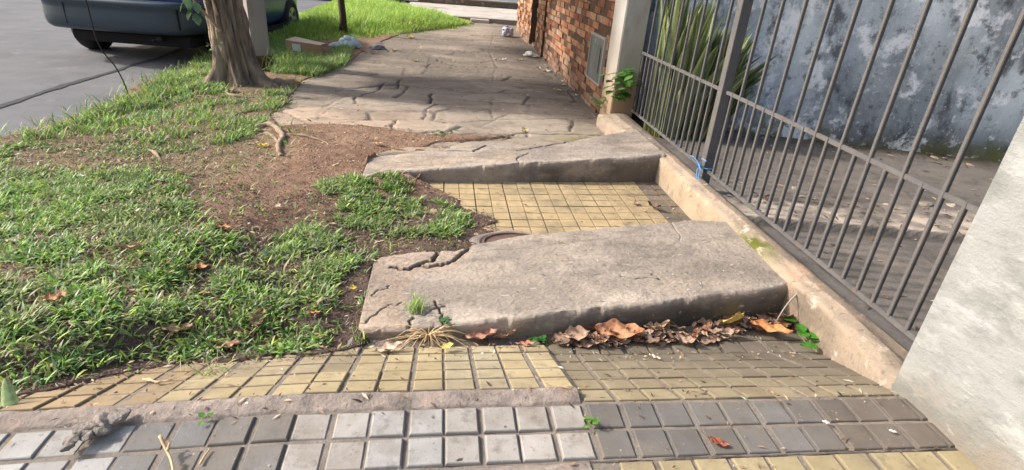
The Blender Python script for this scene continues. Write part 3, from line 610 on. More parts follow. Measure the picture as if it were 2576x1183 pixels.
o = box('jamb', 0.06, .25, 8.95 - 7.5, 9.05 - 7.5, -.25, 2.3, m_bmort, bw, bev=0)
md = box('meter_door', 1.528 - 1.55, 1.553 - 1.55, 5.40 - 7.5, 5.93 - 7.5, .16, .58, m_door, bw, bev=.004)
for (a, b_, z0, z1) in ((5.385, 5.405, .145, .595), (5.925, 5.945, .145, .595), (5.405, 5.925, .145, .163), (5.405, 5.925, .577, .595)):
    box('door_frame', 1.520 - 1.55, 1.556 - 1.55, a - 7.5, b_ - 7.5, z0, z1, m_post, bw, bev=.002)
box('door_panel', 1.520 - 1.55, 1.5275 - 1.55, 5.50 - 7.5, 5.83 - 7.5, .25, .50, m_door, bw, bev=.003).parent = bw
bc = empty('brick_column', (1.55, 11.5, 0)); tag(bc, 'sunlit brick column beyond the dark gateway at the far end of the wall', 'column')
V, F, cl = bricks(1.555, 10.55, 12.6, -.16, 2.3, 4, 1.1); addbr('brick_face', V, F, cl, bc)
box('column_core', .012, .25, 10.55 - 11.5, 12.6 - 11.5, -.25, 2.32, m_bmort, bc, bev=0)
stp = empty('brick_step', (1.62, 10.15, 0)); tag(stp, 'low brick steps inside the narrow gateway', 'steps')
for k in range(3):
    V, F, cl = bricks(1.60 + k * .12, 9.75, 10.55, -.16, -.1 + k * .13, 8 + k, .8); V = [(x - 1.62, y - 10.15, z) for x, y, z in V]; me = pymesh('step', V, F); setcol(me, cl); link('step', me, m_brick, stp)
    box('tread', .0 - .01 + k * .12, .13 + k * .12, -.4, .4, -.25, -.08 + k * .13, m_bmort, stp, bev=.004)
gt = empty('louvred_gate', (1.98, 10.15, 0)); tag(gt, 'dark slatted gate set back in the brick gateway', 'gate')
for k in range(14): box('slat', -.012, .012, -.39, .39, .24 + k * .14, .33 + k * .14, m_black, gt, bev=.003)
box('gate_frame', -.02, .02, -.40, -.36, .2, 2.2, m_black, gt); box('gate_frame', -.02, .02, .36, .40, .2, 2.2, m_black, gt)

# far end: kerb, light concrete crossing, low wall, side road
def plain(name, x0, x1, ya, yb, z, mat, col, res=.12, amp=.01):
    xs = np.arange(x0, x1 + res, res); ys = np.arange(ya, yb + res, res); X, Y = np.meshgrid(xs, ys); Z = z + amp * (fbm(X, Y, 2, 3) - .5)
    me = npmesh(name, np.stack([X, Y, Z], -1).reshape(-1, 3), grid_faces(len(ys), len(xs)), np.tile(col, (X.size, 1)) * (.8 + .4 * fbm(X, Y, 1.5, 7).reshape(-1, 1)))
    return tag(link(name, me, mat), kind='structure')
plain('driveway', -1.0, 3.4, 14.2, 18.0, -.045, m_pave, (1.35, 1.45, 1.6))
plain('side_road', -7, 14, 19.2, 34, -.09, m_asph, (1, 1, 1), .5)
o = box('kerb', .2, 3.2, 14.05, 14.2, -.3, -.03, m_pave, col=(.75, .72, .7)); tag(o, kind='structure')
o = box('ramp_block', .62, 1.05, 13.75, 14.05, -.3, -.045, m_conc, col=(1.1, 1.1, 1.1)); tag(o, 'pale concrete block laid against the far kerb as a ramp', 'block')
lw = empty('boundary_wall', (1.2, 18.3, 0)); tag(lw, 'low mossy concrete wall with a pale coping at the far crossing', 'wall')
box('wall', -2.0, 1.6, 0, .16, -.3, .10, m_strip, lw, col=(.5, .5, .45)); box('coping', -2.02, 1.62, -.02, .18, .102, .14, m_conc, lw, col=(1.2, 1.2, 1.2))
tp = box('marker_post', 2.20, 2.28, 17.2, 17.28, -.1, 1.2, m_whitep); tag(tp, 'thin pale post at the end of the far driveway', 'post')

# ------------------------------------------------------------------ tree, concrete pole, small tree
TX, TY = -2.02, 5.92
tree = empty('street_tree', (TX, TY, 0)); tag(tree, 'thick street tree with furrowed brown bark on the grass verge', 'tree')
def bark_trunk(parent, base, hgt, r0, r1, lean=(0, 0), roots=(), nth=96, nz=90, name='trunk', ridge=.032):
    V = []; c = []
    for iz in range(nz):
        u = iz / (nz - 1); z = -.12 + hgt * u ** 1.25
        for k in range(nth):
            a = 2 * math.pi * k / nth; r = r0 + (r1 - r0) * u
            fl = math.exp(-(z + .08) / .16) if z > -.2 else 1
            for (ra, rs, rw) in roots: d = (a - ra + math.pi) % (2 * math.pi) - math.pi; r += rs * fl * math.exp(-(d / rw) ** 2)
            r += .03 * fl
            q = vn(np.array([a * 3.2 + .25 * math.sin(z * 4) + 3 * math.sin(a) * .2]), np.array([z * .8]), 2.2, 3)[0]; q2 = vn(np.array([a * 7 + z * .9]), np.array([z * 3.5]), 2., 5)[0]
            fur = (abs(q - .5) * 2) ** .6 * .6 + (abs(q2 - .5) * 2) ** .7 * .4
            r += ridge * (fur - .5) * 2
            V.append((math.cos(a) * r + lean[0] * u * hgt + .02 * math.sin(z * 2.), math.sin(a) * r + lean[1] * u * hgt, z)); c.append(.35 + 1.5 * fur)
    F = [(i * nth + k, i * nth + (k + 1) % nth, (i + 1) * nth + (k + 1) % nth, (i + 1) * nth + k) for i in range(nz - 1) for k in range(nth)]
    me = pymesh(name, V, F); setcol(me, np.repeat(np.clip(np.array(c), .2, 1.4)[:, None], 3, 1)); return link(name, me, m_bark, parent, smooth=True)
bark_trunk(tree, 0, 2.2, .165, .165, (-.085, .02), ((-2.3, .15, .22), (-1.35, .07, .2), (-.35, .22, .2), (.9, .1, .4), (2.5, .12, .4), (3.5, .12, .25)))
def leafcloud(name, parent, blobs, n, size, seed, mat, cols, org=(0, 0, 0)):
    r = np.random.default_rng(seed); tot = sum(b[4] for b in blobs); C_ = []
    for (x, y, z, rad, wt) in blobs:
        m = int(n * wt / tot); d = r.normal(size=(m, 3)); d /= np.linalg.norm(d, axis=1)[:, None]; q = rad * r.random(m) ** .45
        cl = r.integers(0, max(4, m // 60), m); jit = r.normal(0, rad * .28, (cl.max() + 1, 3)); C_.append(np.array([x, y, z]) + d * q[:, None] * .75 + jit[cl])
    C_ = np.concatenate(C_) - np.array(org); m = len(C_)
    a = r.normal(size=(m, 3)); a /= np.linalg.norm(a, axis=1)[:, None]; b = np.cross(a, r.normal(size=(m, 3))); b /= np.linalg.norm(b, axis=1)[:, None]
    s = size * r.uniform(.6, 1.3, (m, 1)); V = np.stack([C_ - a * s, C_ - b * s * .38 + a * s * .1, C_ + a * s, C_ + b * s * .38 + a * s * .1], 1).reshape(-1, 3)
    cc = np.array(cols)[r.integers(0, len(cols), m)] * r.uniform(.6, 1.3, (m, 1)); cc = np.repeat(cc, 4, 0)
    me = npmesh(name, V, np.arange(m * 4).reshape(-1, 4), cc); return link(name, me, mat, parent)
GC = [(.05, .12, .025), (.08, .16, .03), (.04, .09, .02), (.10, .19, .05)]
limbs = [((-.16, 0, 1.9), (-.5, .5, 2.8), (-1.0, 1.1, 3.7)), ((-.16, 0, 1.9), (.45, .6, 2.7), (.7, 1.3, 3.5)), ((-.16, .05, 2.0), (.1, .9, 2.9), (.2, 1.7, 4.2)), ((-.12, .1, 1.5), (-.1, .6, 1.9), (-.3, 1.3, 2.3))]
for L_ in limbs: tube('limb', spline(L_, 6), list(np.linspace(.11, .03, 13)), m_bark, tree, 10, col=(.8, .8, .8))
leafcloud('crown', tree, [(-2.2, 6.9, 2.5, .75, 1.3), (-1.7, 7.1, 3.3, .9, 1.5), (-2.9, 7.4, 3.4, .9, 1.2), (-1.2, 7.6, 4.1, .9, 1.2), (-2.2, 8.2, 4.2, 1.1, 1.4), (-2.3, 6.6, 1.75, .5, .5), (-2.0, 6.5, 2.3, .6, .9), (-1.6, 6.3, 2.9, .6, .8), (-2.5, 6.4, 1.45, .42, .8), (-2.45, 6.95, 1.55, .42, .8), (-2.6, 7.2, 2.2, .5, .9), (-2.1, 6.1, 1.5, .38, .6)], 21000, .075, 3, m_green, GC, (TX, TY, 0))  # crown is out of view; low blobs added to shade the footpath
# surface roots that belong to the tree
def gz(x, y): return float(soil_z(np.array([x]), np.array([y]), True)[0])
def root(pts, r0, r1, n=8, up=.008):
    w_ = [hit(a, b, lambda x, y: lawn(x, y)) for a, b in pts]; P_ = spline([(p[0] - TX, p[1] - TY, gz(p[0], p[1]) + up + (0 if i not in (0, len(w_) - 1) else -.015)) for i, p in enumerate(w_)], 6)
    return tube('root', P_, list(np.linspace(r0, r1, len(P_)) * (1 + .2 * np.sin(np.arange(len(P_)) * 1.3))), m_root, tree, n)
root([(640, 322), (680, 318), (706, 335), (712, 352), (702, 368), (702, 385), (708, 392)], .024, .016)
root([(648, 340), (672, 338), (692, 352), (700, 362)], .013, .012); root([(640, 330), (668, 330), (690, 345)], .010, .010)
root([(715, 338), (760, 345), (800, 356), (836, 366)], .012, .005)
root([(372, 372), (385, 352), (398, 345), (412, 335)], .014, .010); root([(370, 378), (392, 388), (405, 405)], .016, .010); root([(385, 342), (378, 328), (384, 312)], .010, .007)
root([(655, 205), (700, 208), (745, 210), (778, 218)], .05, .02, 10, .0); root([(560, 232), (590, 244), (640, 246)], .02, .012)
root([(520, 300), (600, 290), (680, 268)], .009, .006); root([(240, 360), (320, 352), (400, 342)], .008, .005)
# thin suckers and leaves beside the trunk
def twigv(px, Y): return [tuple(np.array(atY(a, b, Y)) - np.array([TX, TY, 0])) for a, b in px]
tube('branch', spline(twigv([(556, 82), (535, 55), (510, 28), (488, 2), (470, -30)], 5.70), 6), list(np.linspace(.014, .008, 25)), m_root, tree, 7)
tube('branch', spline(twigv([(548, 40), (538, 10), (528, -20)], 5.72), 6), list(np.linspace(.012, .008, 13)), m_root, tree, 7)
def sprig(name, parent, pts, size, col, seed, drop=-.4, org=(0, 0, 0)):        # a handful of real leaf shapes
    r9 = random.Random(seed); V = []; F = []; cl = []
    for p in pts:
        L_ = size * r9.uniform(.75, 1.25); a = r9.uniform(0, 6.28); d = Vector((math.cos(a), math.sin(a), drop + r9.uniform(-.3, .3))).normalized(); s = d.cross(Vector((0, 0, 1))).normalized(); n_ = s.cross(d)
        b0 = len(V); q = Vector(map(float, p)) - Vector(org); cc = np.array(col) * r9.uniform(.7, 1.3)
        for i, (t, wv) in enumerate(((0, .05), (.25, .3), (.5, .38), (.75, .26), (1, .02))):
            for k in (-1, 0, 1): V.append(q + d * L_ * t + s * k * wv * L_ + n_ * (abs(k) * .06 * L_ - .25 * L_ * t * t)); cl.append(cc * (1 if k else 1.2))
        for i in range(4):
            for k in range(2): F.append((b0 + i * 3 + k, b0 + i * 3 + k + 1, b0 + i * 3 + 4 + k, b0 + i * 3 + 3 + k))
    me = pymesh(name, V, F); setcol(me, cl); return link(name, me, m_green, parent, smooth=True)
sprig('leaves', tree, [atY(a, b, 5.62) for a, b in [(462, 5), (470, 14), (478, 3), (484, 22), (490, 35), (474, 26), (500, 30), (466, -6), (495, 8), (455, -3)]], .10, (.09, .16, .08), 3, -1.2, (TX, TY, 0))
sprig('leaves', tree, [atY(a, b, 5.6) for a, b in [(518, 108), (525, 115), (540, 92), (548, 98), (555, 105), (536, 122), (552, 128)]], .045, (.20, .27, .14), 4, -.4, (TX, TY, 0))

pole = empty('utility_pole', (-2.13, 6.95, 0), R(36)); tag(pole, 'square grey concrete pole standing right behind the thick tree', 'pole')
box('shaft', -.098, .098, -.098, .098, -.25, 5.0, m_post, pole, bev=.012); box('plinth', -.13, .13, -.13, .13, -.3, .0, m_bmort, pole, bev=.01)
stree = empty('young_tree', (-1.74, 10.4, -.1)); tag(stree, 'slender dark young tree forking low in the long grass', 'tree')
tube('trunk', [(0, 0, -.1), (.01, 0, .25), (-.01, 0, .55), (0, 0, .75)], [.075, .058, .055, .06], m_bark, stree, 12, col=(.38, .36, .35))
for a in ((.28, .05), (-.18, .1)): tube('limb', [(0, 0, .62), (a[0] * .6, a[1], 1.1), (a[0] * 1.5, a[1], 2.0), (a[0] * 2.5, a[1] * 3, 2.9)], [.045, .036, .028, .012], m_bark, stree, 10, col=(.38, .36, .35))
leafcloud('crown', stree, [(-1.3, 10.2, 2.5, .7, 1), (-2.1, 10.1, 2.6, .8, 1), (-1.5, 9.6, 3.0, .8, 1), (-1.7, 10.4, 3.6, .8, 1), (-1.9, 9.2, 3.9, .8, 1)], 8000, .07, 5, m_green, GC, (-1.74, 10.4, -.1))  # out-of-view crown, enlarged so it shades the far footpath

# ------------------------------------------------------------------ car
car = empty('parked_car', (-3.84, 7.38, float(road_z(-3.8, 8))), R(-5.5)); tag(car, 'dark blue parked car with a big grey rear bumper, seen from behind', 'car')
def ring_loft(name, st, mat, parent, closed=True):     # st: list of (y, [(x,z)...]) half rings mirrored
    V = []; F = []; n = None
    for y, pts in st:
        full = [(x, z) for x, z in pts] + [(-x, z) for x, z in reversed(pts)]; n = len(full); V += [(x, y if not callable(y) else y(x), z) for x, z in full]
    for i in range(len(st) - 1):
        for k in range(n): F.append((i * n + k, i * n + (k + 1) % n, (i + 1) * n + (k + 1) % n, (i + 1) * n + k))
    F.append(tuple(range(n))[::-1]); F.append(tuple((len(st) - 1) * n + k for k in range(n)))
    me = pymesh(name, V, F); bm = bmesh.new(); bm.from_mesh(me); bmesh.ops.recalc_face_normals(bm, faces=bm.faces); bm.to_mesh(me); bm.free()
    o = link(name, me, mat, parent, smooth=True); s = o.modifiers.new('s', 'SUBSURF'); s.levels = s.render_levels = 2; return o
lo = lambda w, zb, zt: [(w * .55, zb), (w * .93, zb + .01), (w, zb + .14), (w * 1.0, (zb + zt) / 2), (w * .97, zt - .05), (w * .90, zt), (w * .3, zt + .01)]
ring_loft('body', [(.16, lo(.80, .44, 1.0)), (.20, lo(.83, .36, 1.02)), (.6, lo(.875, .30, 1.03)), (1.6, lo(.885, .24, 1.02)), (2.9, lo(.885, .24, 1.0)), (3.7, lo(.86, .28, .95)), (4.05, lo(.78, .34, .82)), (4.15, lo(.66, .40, .72))], m_blue, car)
ca = lambda w, z: [(w * .6, .98), (w, .98), (w * .93, .98 + (z - .98) * .5), (w * .80, z - .04), (w * .6, z), (w * .2, z + .01)]
ring_loft('cabin', [(.22, ca(.78, 1.05)), (.30, ca(.80, 1.25)), (.62, ca(.82, 1.58)), (1.3, ca(.83, 1.62)), (2.1, ca(.82, 1.58)), (2.7, ca(.80, 1.25)), (3.05, ca(.78, 1.02))], m_glass, car)
ring_loft('roof', [(.58, [(.3, 1.565), (.66, 1.56), (.66, 1.60), (.3, 1.625)]), (1.3, [(.3, 1.62), (.70, 1.60), (.70, 1.64), (.3, 1.67)]), (2.15, [(.3, 1.575), (.66, 1.565), (.66, 1.605), (.3, 1.635)])], m_blue, car)
# wrap-round bumper: profile swept round the plan curve
plan = []
for x, y in [(-.935, .62), (-.94, .40), (-.93, .22), (-.86, .08), (-.66, .01), (-.3, -.025), (0, -.03), (.3, -.02), (.55, .015), (.72, .10), (.82, .25), (.88, .45), (.895, .7)]: plan.append((x, y, 0))
plan = spline(plan, 4); prof = [(.12, .36), (.06, .365), (.016, .40), (0, .45), (-.002, .52), (.004, .60), (.004, .655), (-.018, .672), (-.022, .70), (-.012, .722), (.03, .735), (.10, .74)]
V = []; F = []
for i, p in enumerate(plan):
    a = plan[max(i - 1, 0)]; b = plan[min(i + 1, len(plan) - 1)]; t = (b - a)[:2]; t /= np.linalg.norm(t); nv = np.array([t[1], -t[0]])
    for ins, z in prof: V.append((p[0] - nv[0] * ins, p[1] - nv[1] * ins, z))
npf = len(prof)
for i in range(len(plan) - 1):
    for k in range(npf - 1): F.append((i * npf + k, (i + 1) * npf + k, (i + 1) * npf + k + 1, i * npf + k + 1))
bp = link('rear_bumper', pymesh('rear_bumper', V, F), m_bump, car, smooth=True)
for sx in (-.56, .70):
    box('seam', sx - .003, sx + .003, -.008 if sx < 0 else .055, .09, .43, .665, m_black, bp, bev=0)
box('tow_eye', .42, .50, .0, .06, .30, .345, m_black, bp, bev=.01)
box('number_plate_recess', -.3, .3, .145, .19, .80, .92, m_black, car, bev=.01)
for s in (-1, 1): box('tail_lamp', s * .80 - .06, s * .80 + .06, .15, .3, .78, 1.0, m_red, car, bev=.02)
ub = box('underbody', -.72, .72, .25, 3.9, .20, .34, m_black, car, bev=.02)
box('spare_bracket', -.1, .1, .35, .9, .21, .26, m_black, car)
tube('exhaust_pipe', [(.38, .04, .30), (.38, .25, .29), (.40, .8, .28)], .024, m_black, car, 10)
box('sill', .80, .89, 1.05, 3.0, .20, .27, m_black, car, bev=.02); box('sill', -.89, -.80, 1.05, 3.0, .20, .27, m_black, car, bev=.02)
def wheel(x, y, side):
    wr = empty('wheel', (x, y, .315)); wr.parent = car
    V = []; F = []; n = 40; pr = [(.18, -.095), (.27, -.105), (.305, -.088), (.32, -.05), (.32, 0), (.32, .05), (.305, .088), (.27, .105), (.18, .095)]
    for k in range(n):
        a = 2 * math.pi * k / n
        for rr_, xx in pr: V.append((xx, math.cos(a) * rr_, math.sin(a) * rr_))
    m = len(pr)
    for k in range(n):
        for q in range(m): F.append((k * m + q, ((k + 1) % n) * m + q, ((k + 1) % n) * m + (q + 1) % m, k * m + (q + 1) % m))
    link('tyre', pymesh('tyre', V, F), m_tyre, wr, smooth=True)
    V = []; F = []
    def disc(xx, r0, r1, a0, a1, t):
        b0 = len(V)
        for a in np.linspace(a0, a1, 6):
            for r_2 in (r0, r1):
                for dx in (0, t): V.append((xx + dx * side, math.cos(a) * r_2, math.sin(a) * r_2))
        for i in range(5):
            o = b0 + i * 4
            F.extend([(o, o + 4, o + 6, o + 2), (o + 1, o + 3, o + 7, o + 5), (o, o + 1, o + 5, o + 4), (o + 2, o + 6, o + 7, o + 3)])
    for k in range(12): disc(.055 * side, .165, .19, k * math.pi / 6, (k + 1) * math.pi / 6, .04)
    for k in range(5): a = k * 2 * math.pi / 5; disc(.07 * side, .03, .17, a - .2, a + .2, .018)
    for k in range(12): disc(.07 * side, 0, .045, k * math.pi / 6, (k + 1) * math.pi / 6, .03)
    link('rim', pymesh('rim', V, F), m_alloy, wr)
    tube('hub', [(-.06 * side, 0, 0), (.06 * side, 0, 0)], .14, m_black, wr, 24)
for x, y in ((-.86, .86), (.80, .86), (-.80, 3.38), (.80, 3.38)): wheel(x, y, 1 if x > 0 else -1)
tube('axle', [(-.7, .78, .31), (.7, .78, .31)], .035, m_black, car, 10)
box('shock_absorber', -.64, -.60, .70, .76, .30, .42, m_bagw, car)

# ------------------------------------------------------------------ plants
def snake_leaf(base, L_, wd, az, lean, curl, twist, cl, V, F, c):
    n = 14; p = Vector(base); b0 = len(V); az_v = Vector((math.cos(az), math.sin(az), 0))
    for i in range(n):
        t = i / (n - 1); a = lean + curl * t; d = az_v * math.sin(a) + Vector((0, 0, 1)) * math.cos(a)
        if i: p = p + d * L_ / (n - 1)
        ta = twist * (t - .2) + cl[3]; sd = (az_v.cross(Vector((0, 0, 1)))); nn = sd.cross(d); s_ = sd * math.cos(ta) + nn * math.sin(ta); nrm = s_.cross(d)
        wv = wd * (.55 + .45 * min(t * 3, 1)) * (1 - max(0, (t - .62) / .38) ** 2.2) + .0015
        for k, kk in enumerate((-1, -.8, -.35, .0, .35, .8, 1)):
            V.append(p + s_ * wv * kk + nrm * (.35 * wv * kk * kk)); 
            if abs(kk) > .75: c.append(np.array([.30, .33, .12]) * cl[4])
            else:
                bnd = .5 + .5 * math.sin(t * L_ * 95 + 2 * math.sin(t * 31 + kk * 3)); c.append((np.array([.055, .095, .04]) * bnd + np.array([.17, .22, .11]) * (1 - bnd)) * cl[4])
    for i in range(n - 1):
        for k in range(6): F.append((b0 + i * 7 + k, b0 + i * 7 + k + 1, b0 + i * 7 + 8 + k, b0 + i * 7 + 7 + k))
V = []; F = []; c = []; r9 = random.Random(11)
pb = at(1690, 318, -.15)
for k in range(260):
    u = r9.random() ** 1.2; bx = 1.88 + .50 * u; byy = 4.78 + r9.uniform(-.20, .12) - .06 * u
    right = u + r9.uniform(-.25, .25); az = r9.uniform(-.5, .5) + (0 if right > .35 else r9.choice([0, 3.1, 1.57, -1.57])); lean = abs(r9.gauss(.05, .07)) + max(0, right - .4) * .55
    L_ = r9.uniform(.75, 1.35) * (1 - .35 * u) if k % 3 else r9.uniform(.35, .7)
    snake_leaf((bx, byy, -.15), L_, r9.uniform(.030, .056), az, lean, r9.uniform(0, .45) * (.3 + u), r9.uniform(-1.2, 1.2), (0, 0, 0, r9.uniform(-.9, .9), r9.uniform(.7, 1.25)), V, F, c)
for tgt, bs in [((1880, 130), (2.42, 4.55)), ((1835, 55), (2.35, 4.7)), ((1860, 150), (2.38, 4.6)), ((1800, 30), (2.25, 4.7)), ((1825, 160), (2.3, 4.6))]:
    e_ = atY(*tgt, 4.55); dv = e_ - np.array([bs[0], bs[1], -.15]); Lh = np.linalg.norm(dv); ln = math.acos(dv[2] / Lh); snake_leaf((bs[0], bs[1], -.15), Lh * 1.02, .026, math.atan2(dv[1], dv[0]), ln - .1, .2, .8, (0, 0, 0, .4, 1.15), V, F, c)
me = pymesh('snake_plant', V, F); setcol(me, c); tag(link('snake_plant', me, m_snake, smooth=True), 'tall clump of banded snake plant leaves with yellow edges behind the fence', 'plant')

def weed(name, label, center, n, spread, size, col, seed, drop=.2, hgt=.03, cat='weed'):
    r9 = random.Random(seed); pts = [(center[0] + r9.gauss(0, spread), center[1] + r9.gauss(0, spread), center[2] + hgt * r9.random()) for _ in range(n)]
    o = sprig(name, None, [(p[0] - center[0], p[1] - center[1], p[2] - center[2]) for p in pts], size, col, seed, drop); o.location = tuple(map(float, center)); return tag(o, label, cat)
weed('weed', 'leafy green weed growing from the foot of the white pillar', (1.60, 4.84, .16), 60, .06, .085, (.07, .17, .03), 1, -.1, .26)
weed('weed', 'small green weed at the wall foot under the meter door', (1.50, 5.15, .0), 18, .04, .055, (.06, .15, .03), 2, 0, .1)
weed('weed', 'tiny pale weed low on the brick wall next to the white pillar', (1.47, 4.86, -.08), 8, .02, .035, (.15, .22, .1), 22, 0, .04)
weed('weed', 'bright green round-leaved weed in the corner at the end of the leaf heap', (1.565, 1.74, -.17), 16, .035, .055, (.06, .22, .02), 3, .1, .03)
weed('weed', 'green sprout in the joint between the pale and dark grey tiles', at(1484, 1068, .01), 14, .010, .018, (.16, .30, .06), 4, .3, .02)
weed('weed', 'small green weed on the crack at the front edge of the big slab', hit(1120, 808, s1top), 12, .012, .022, (.06, .16, .05), 6, .3, .01)
weed('weed', 'green weed between the leaf heap and the single brown leaf', at(1362, 862, LOW), 14, .02, .03, (.06, .17, .04), 8, .3, .03)
weed('weed', 'green weed by the left corner foot of the big slab', at(1000, 845, LOW), 16, .02, .03, (.06, .19, .05), 9, .4, .03)
weed('weed', 'dark green weed at the left end of the sunken yellow tiles', at(1052, 448, LOW + .02), 16, .016, .04, (.05, .14, .04), 10, .4, .05)
weed('weed', 'small weed in the crack behind the upper slab', hit(1112, 342, far_z), 14, .04, .04, (.06, .15, .04), 12, .3, .03)
weed('weed', 'little green weed on the mortar between grey and yellow tiles', at(520, 1050, .0), 8, .012, .017, (.10, .26, .04), 14, .2, .01)
# grass tuft in the slab hole
def blades(name, X, Y, Z, L_, Wd, bend, cols, mat, seed, lean=None, seg=3):
    r = np.random.default_rng(seed); n = len(X); az = r.uniform(0, 6.283, n); tw = az + 1.57 + r.normal(0, .5, n)
    b = bend if hasattr(bend, '__len__') else np.full(n, bend); b = b * r.uniform(.4, 1.5, n)
    hx = np.cos(az); hy = np.sin(az); wx = np.cos(tw) * Wd / 2; wy = np.sin(tw) * Wd / 2; VV = []; cm = []
    for i in range(seg):
        t = i / seg; out = L_ * np.sin(b * t * 1.2) * t ** .6; up = L_ * t * np.cos(b * t * .9); k = (1 - .35 * t) if i else .7
        cx_, cy_, cz_ = X + hx * out, Y + hy * out, Z - .004 + np.maximum(up, .003 * i)
        VV += [np.stack([cx_ - wx * k, cy_ - wy * k, cz_], -1), np.stack([cx_ + wx * k, cy_ + wy * k, cz_], -1)]; cm += [.72 + .3 * t] * 2
    t = 1.; out = L_ * np.sin(b * 1.2); up = L_ * np.cos(b * .9); VV.append(np.stack([X + hx * out, Y + hy * out, Z + np.maximum(up, .004)], -1)); cm.append(1.05)
    m = 2 * seg + 1; V = np.stack(VV, 1).reshape(-1, 3); base = np.arange(n)[:, None] * m; T = []
    for i in range(seg - 1): q = 2 * i; T += [base + np.array([[q, q + 1, q + 3]]), base + np.array([[q, q + 3, q + 2]])]
    q = 2 * (seg - 1); T.append(base + np.array([[q, q + 1, q + 2]])); F = np.concatenate(T)
    cc = (cols[:, None, :] * np.array(cm)[None, :, None]).reshape(-1, 3)
    return link(name, npmesh(name, V, F, cc), mat)
PAL = np.array([(.22, .40, .08), (.28, .48, .09), (.14, .29, .08), (.34, .50, .14), (.43, .55, .11), (.26, .40, .20)]); DRY = np.array([(.46, .37, .23), (.34, .26, .16), (.54, .49, .36)])
def gcols(n, dry, r, bright=1.): 
    c = PAL[r.integers(0, len(PAL), n)] * r.uniform(.7, 1.3, (n, 1)) * bright; k = r.random(n) < dry; c[k] = DRY[r.integers(0, 3, k.sum())] * r.uniform(.7, 1.2, (k.sum(), 1)); return c
def tuft(label, c0, n, sp, h, seed, dry=.1, bright=1.3, name='grass_tuft', bend=.5):
    r = np.random.default_rng(seed); X = c0[0] + r.normal(0, sp, n); Y = c0[1] + r.normal(0, sp, n); Z = np.full(n, float(c0[2]))
    o = blades(name, X - c0[0], Y - c0[1], Z * 0, h * r.uniform(.5, 1.2, n), np.full(n, .004), bend, gcols(n, dry, r, bright), m_grass, seed); o.location = tuple(map(float, c0)); return tag(o, label, 'grass tuft')
tuft('bright green grass tuft growing from a hole in the big slab', hit(1048, 780, s1top), 90, .022, .07, 1)
tuft('small green tuft at the left foot of the big slab', hit(905, 862, apron), 40, .02, .05, 2)
tuft('loose tuft of yellowish cut grass lying on the yellow tiles', hit(525, 938, apron) + np.array([0, 0, .008]), 60, .03, .05, 3, .5, 1.2, bend=1.5)
tuft('long green grass clump between the pole and the cardboard box', (-1.72, 6.72, -.12), 500, .10, .26, 4, .08, .9, bend=.9)

# lawn: blades over the verge
r = np.random.default_rng(21)
def Wp(pts, z=-.14): return np.array([at(a, b, z)[:2] for a, b in pts])
G1 = Wp([(-120, 420), (0, 380), (110, 325), (250, 255), (420, 192), (500, 140), (560, 120), (545, 215), (600, 250), (745, 232), (735, 262), (680, 296), (640, 345), (560, 372), (500, 410), (465, 450), (455, 520), (490, 575), (600, 615), (680, 590), (760, 560), (830, 560), (900, 600), (960, 625), (880, 650), (850, 700), (800, 760), (830, 800), (820, 840), (700, 872), (560, 860), (420, 880), (300, 900), (180, 950), (80, 990), (0, 1015), (-150, 1080)])
G2 = Wp([(790, 468), (900, 452), (990, 450), (1035, 470), (1020, 500), (1120, 505), (1165, 535), (1190, 560), (1150, 592), (1060, 600), (990, 600), (900, 590), (840, 560), (860, 520), (800, 490)], -.19)
G3 = Wp([(560, 20), (700, 100), (740, 120), (800, 150), (880, 120), (860, 170), (790, 195), (700, 185), (690, 150), (560, 160)], -.12)
thin1 = Wp([(0, 380), (250, 270), (600, 235), (740, 255), (640, 330), (560, 372), (480, 420), (300, 430), (100, 420), (0, 440)])
bare = Wp([(60, 385), (200, 372), (330, 395), (470, 400), (520, 360), (560, 372), (500, 420), (440, 470), (350, 440), (160, 440), (60, 420)])
def dens(x, y):
    n1 = fbm(x, y, 3.2, 31); n2 = fbm(x, y, 11, 32)
    d1 = sm(.05, -.06, sdf(x, y, G1) + .16 * (n2 - .5)); t = sm(.05, -.1, sdf(x, y, thin1))
    thr = .42 + .06 * t; d = d1 * sm(thr - .16, thr + .08, n1 * .55 + n2 * .45) * (1 - .6 * t); d = np.maximum(d, d1 * .05); d = d * (.14 + .86 * sm(.42, .57, fbm(x, y, 7, 51, 3)))
    d = d * (1 - .8 * sm(.12, -.05, sdf(x, y, bare)))
    d2 = sm(.03, -.05, sdf(x, y, G2) + .12 * (n2 - .5)) * sm(.36, .52, n2); d3 = sm(.1, -.1, sdf(x, y, G3)) * .9
    stray = .02 * sm(.6, .2, sdf(x, y, G1))
    d = np.maximum.reduce([d, d2, d3, stray])
    return d * (sdf(x, y, poly1) > .01) * (sdf(x, y, poly2) > .01) * (x > -3.12)
def scatter(n, x0, x1, ya, yb, fn):
    x = r.uniform(x0, x1, n); y = r.uniform(ya, yb, n); k = r.random(n) < fn(x, y); return x[k], y[k]
x, y = scatter(250000, -3.15, .6, 1.3, 3.9, dens)
n1 = fbm(x, y, 1.3, 41); n = len(x); L_ = (.022 + .036 * r.random(n)) * (.7 + .7 * n1); Wd = r.uniform(.005, .0125, n); nb = sm(.2, -.6, x + .4) 
cols = gcols(n, .17, r); cols *= (.85 + .45 * n1)[:, None]; L_ = L_ * (1 - .35 * sm(.05, -.1, sdf(x, y, thin1))); pt = np.maximum(sm(.45, .65, fbm(x, y, 5, 61)), .6 * sm(.05, -.1, sdf(x, y, thin1)))[:, None]; cols = cols * (1 - pt * .4) + pt * .4 * np.array([.30, .29, .16])
o = blades('grass', x, y, soil_z(x, y), L_, Wd, 1.25, cols, m_grass, 5); tag(o, 'short broad-bladed green lawn grass on the near verge', 'grass', kind='stuff')
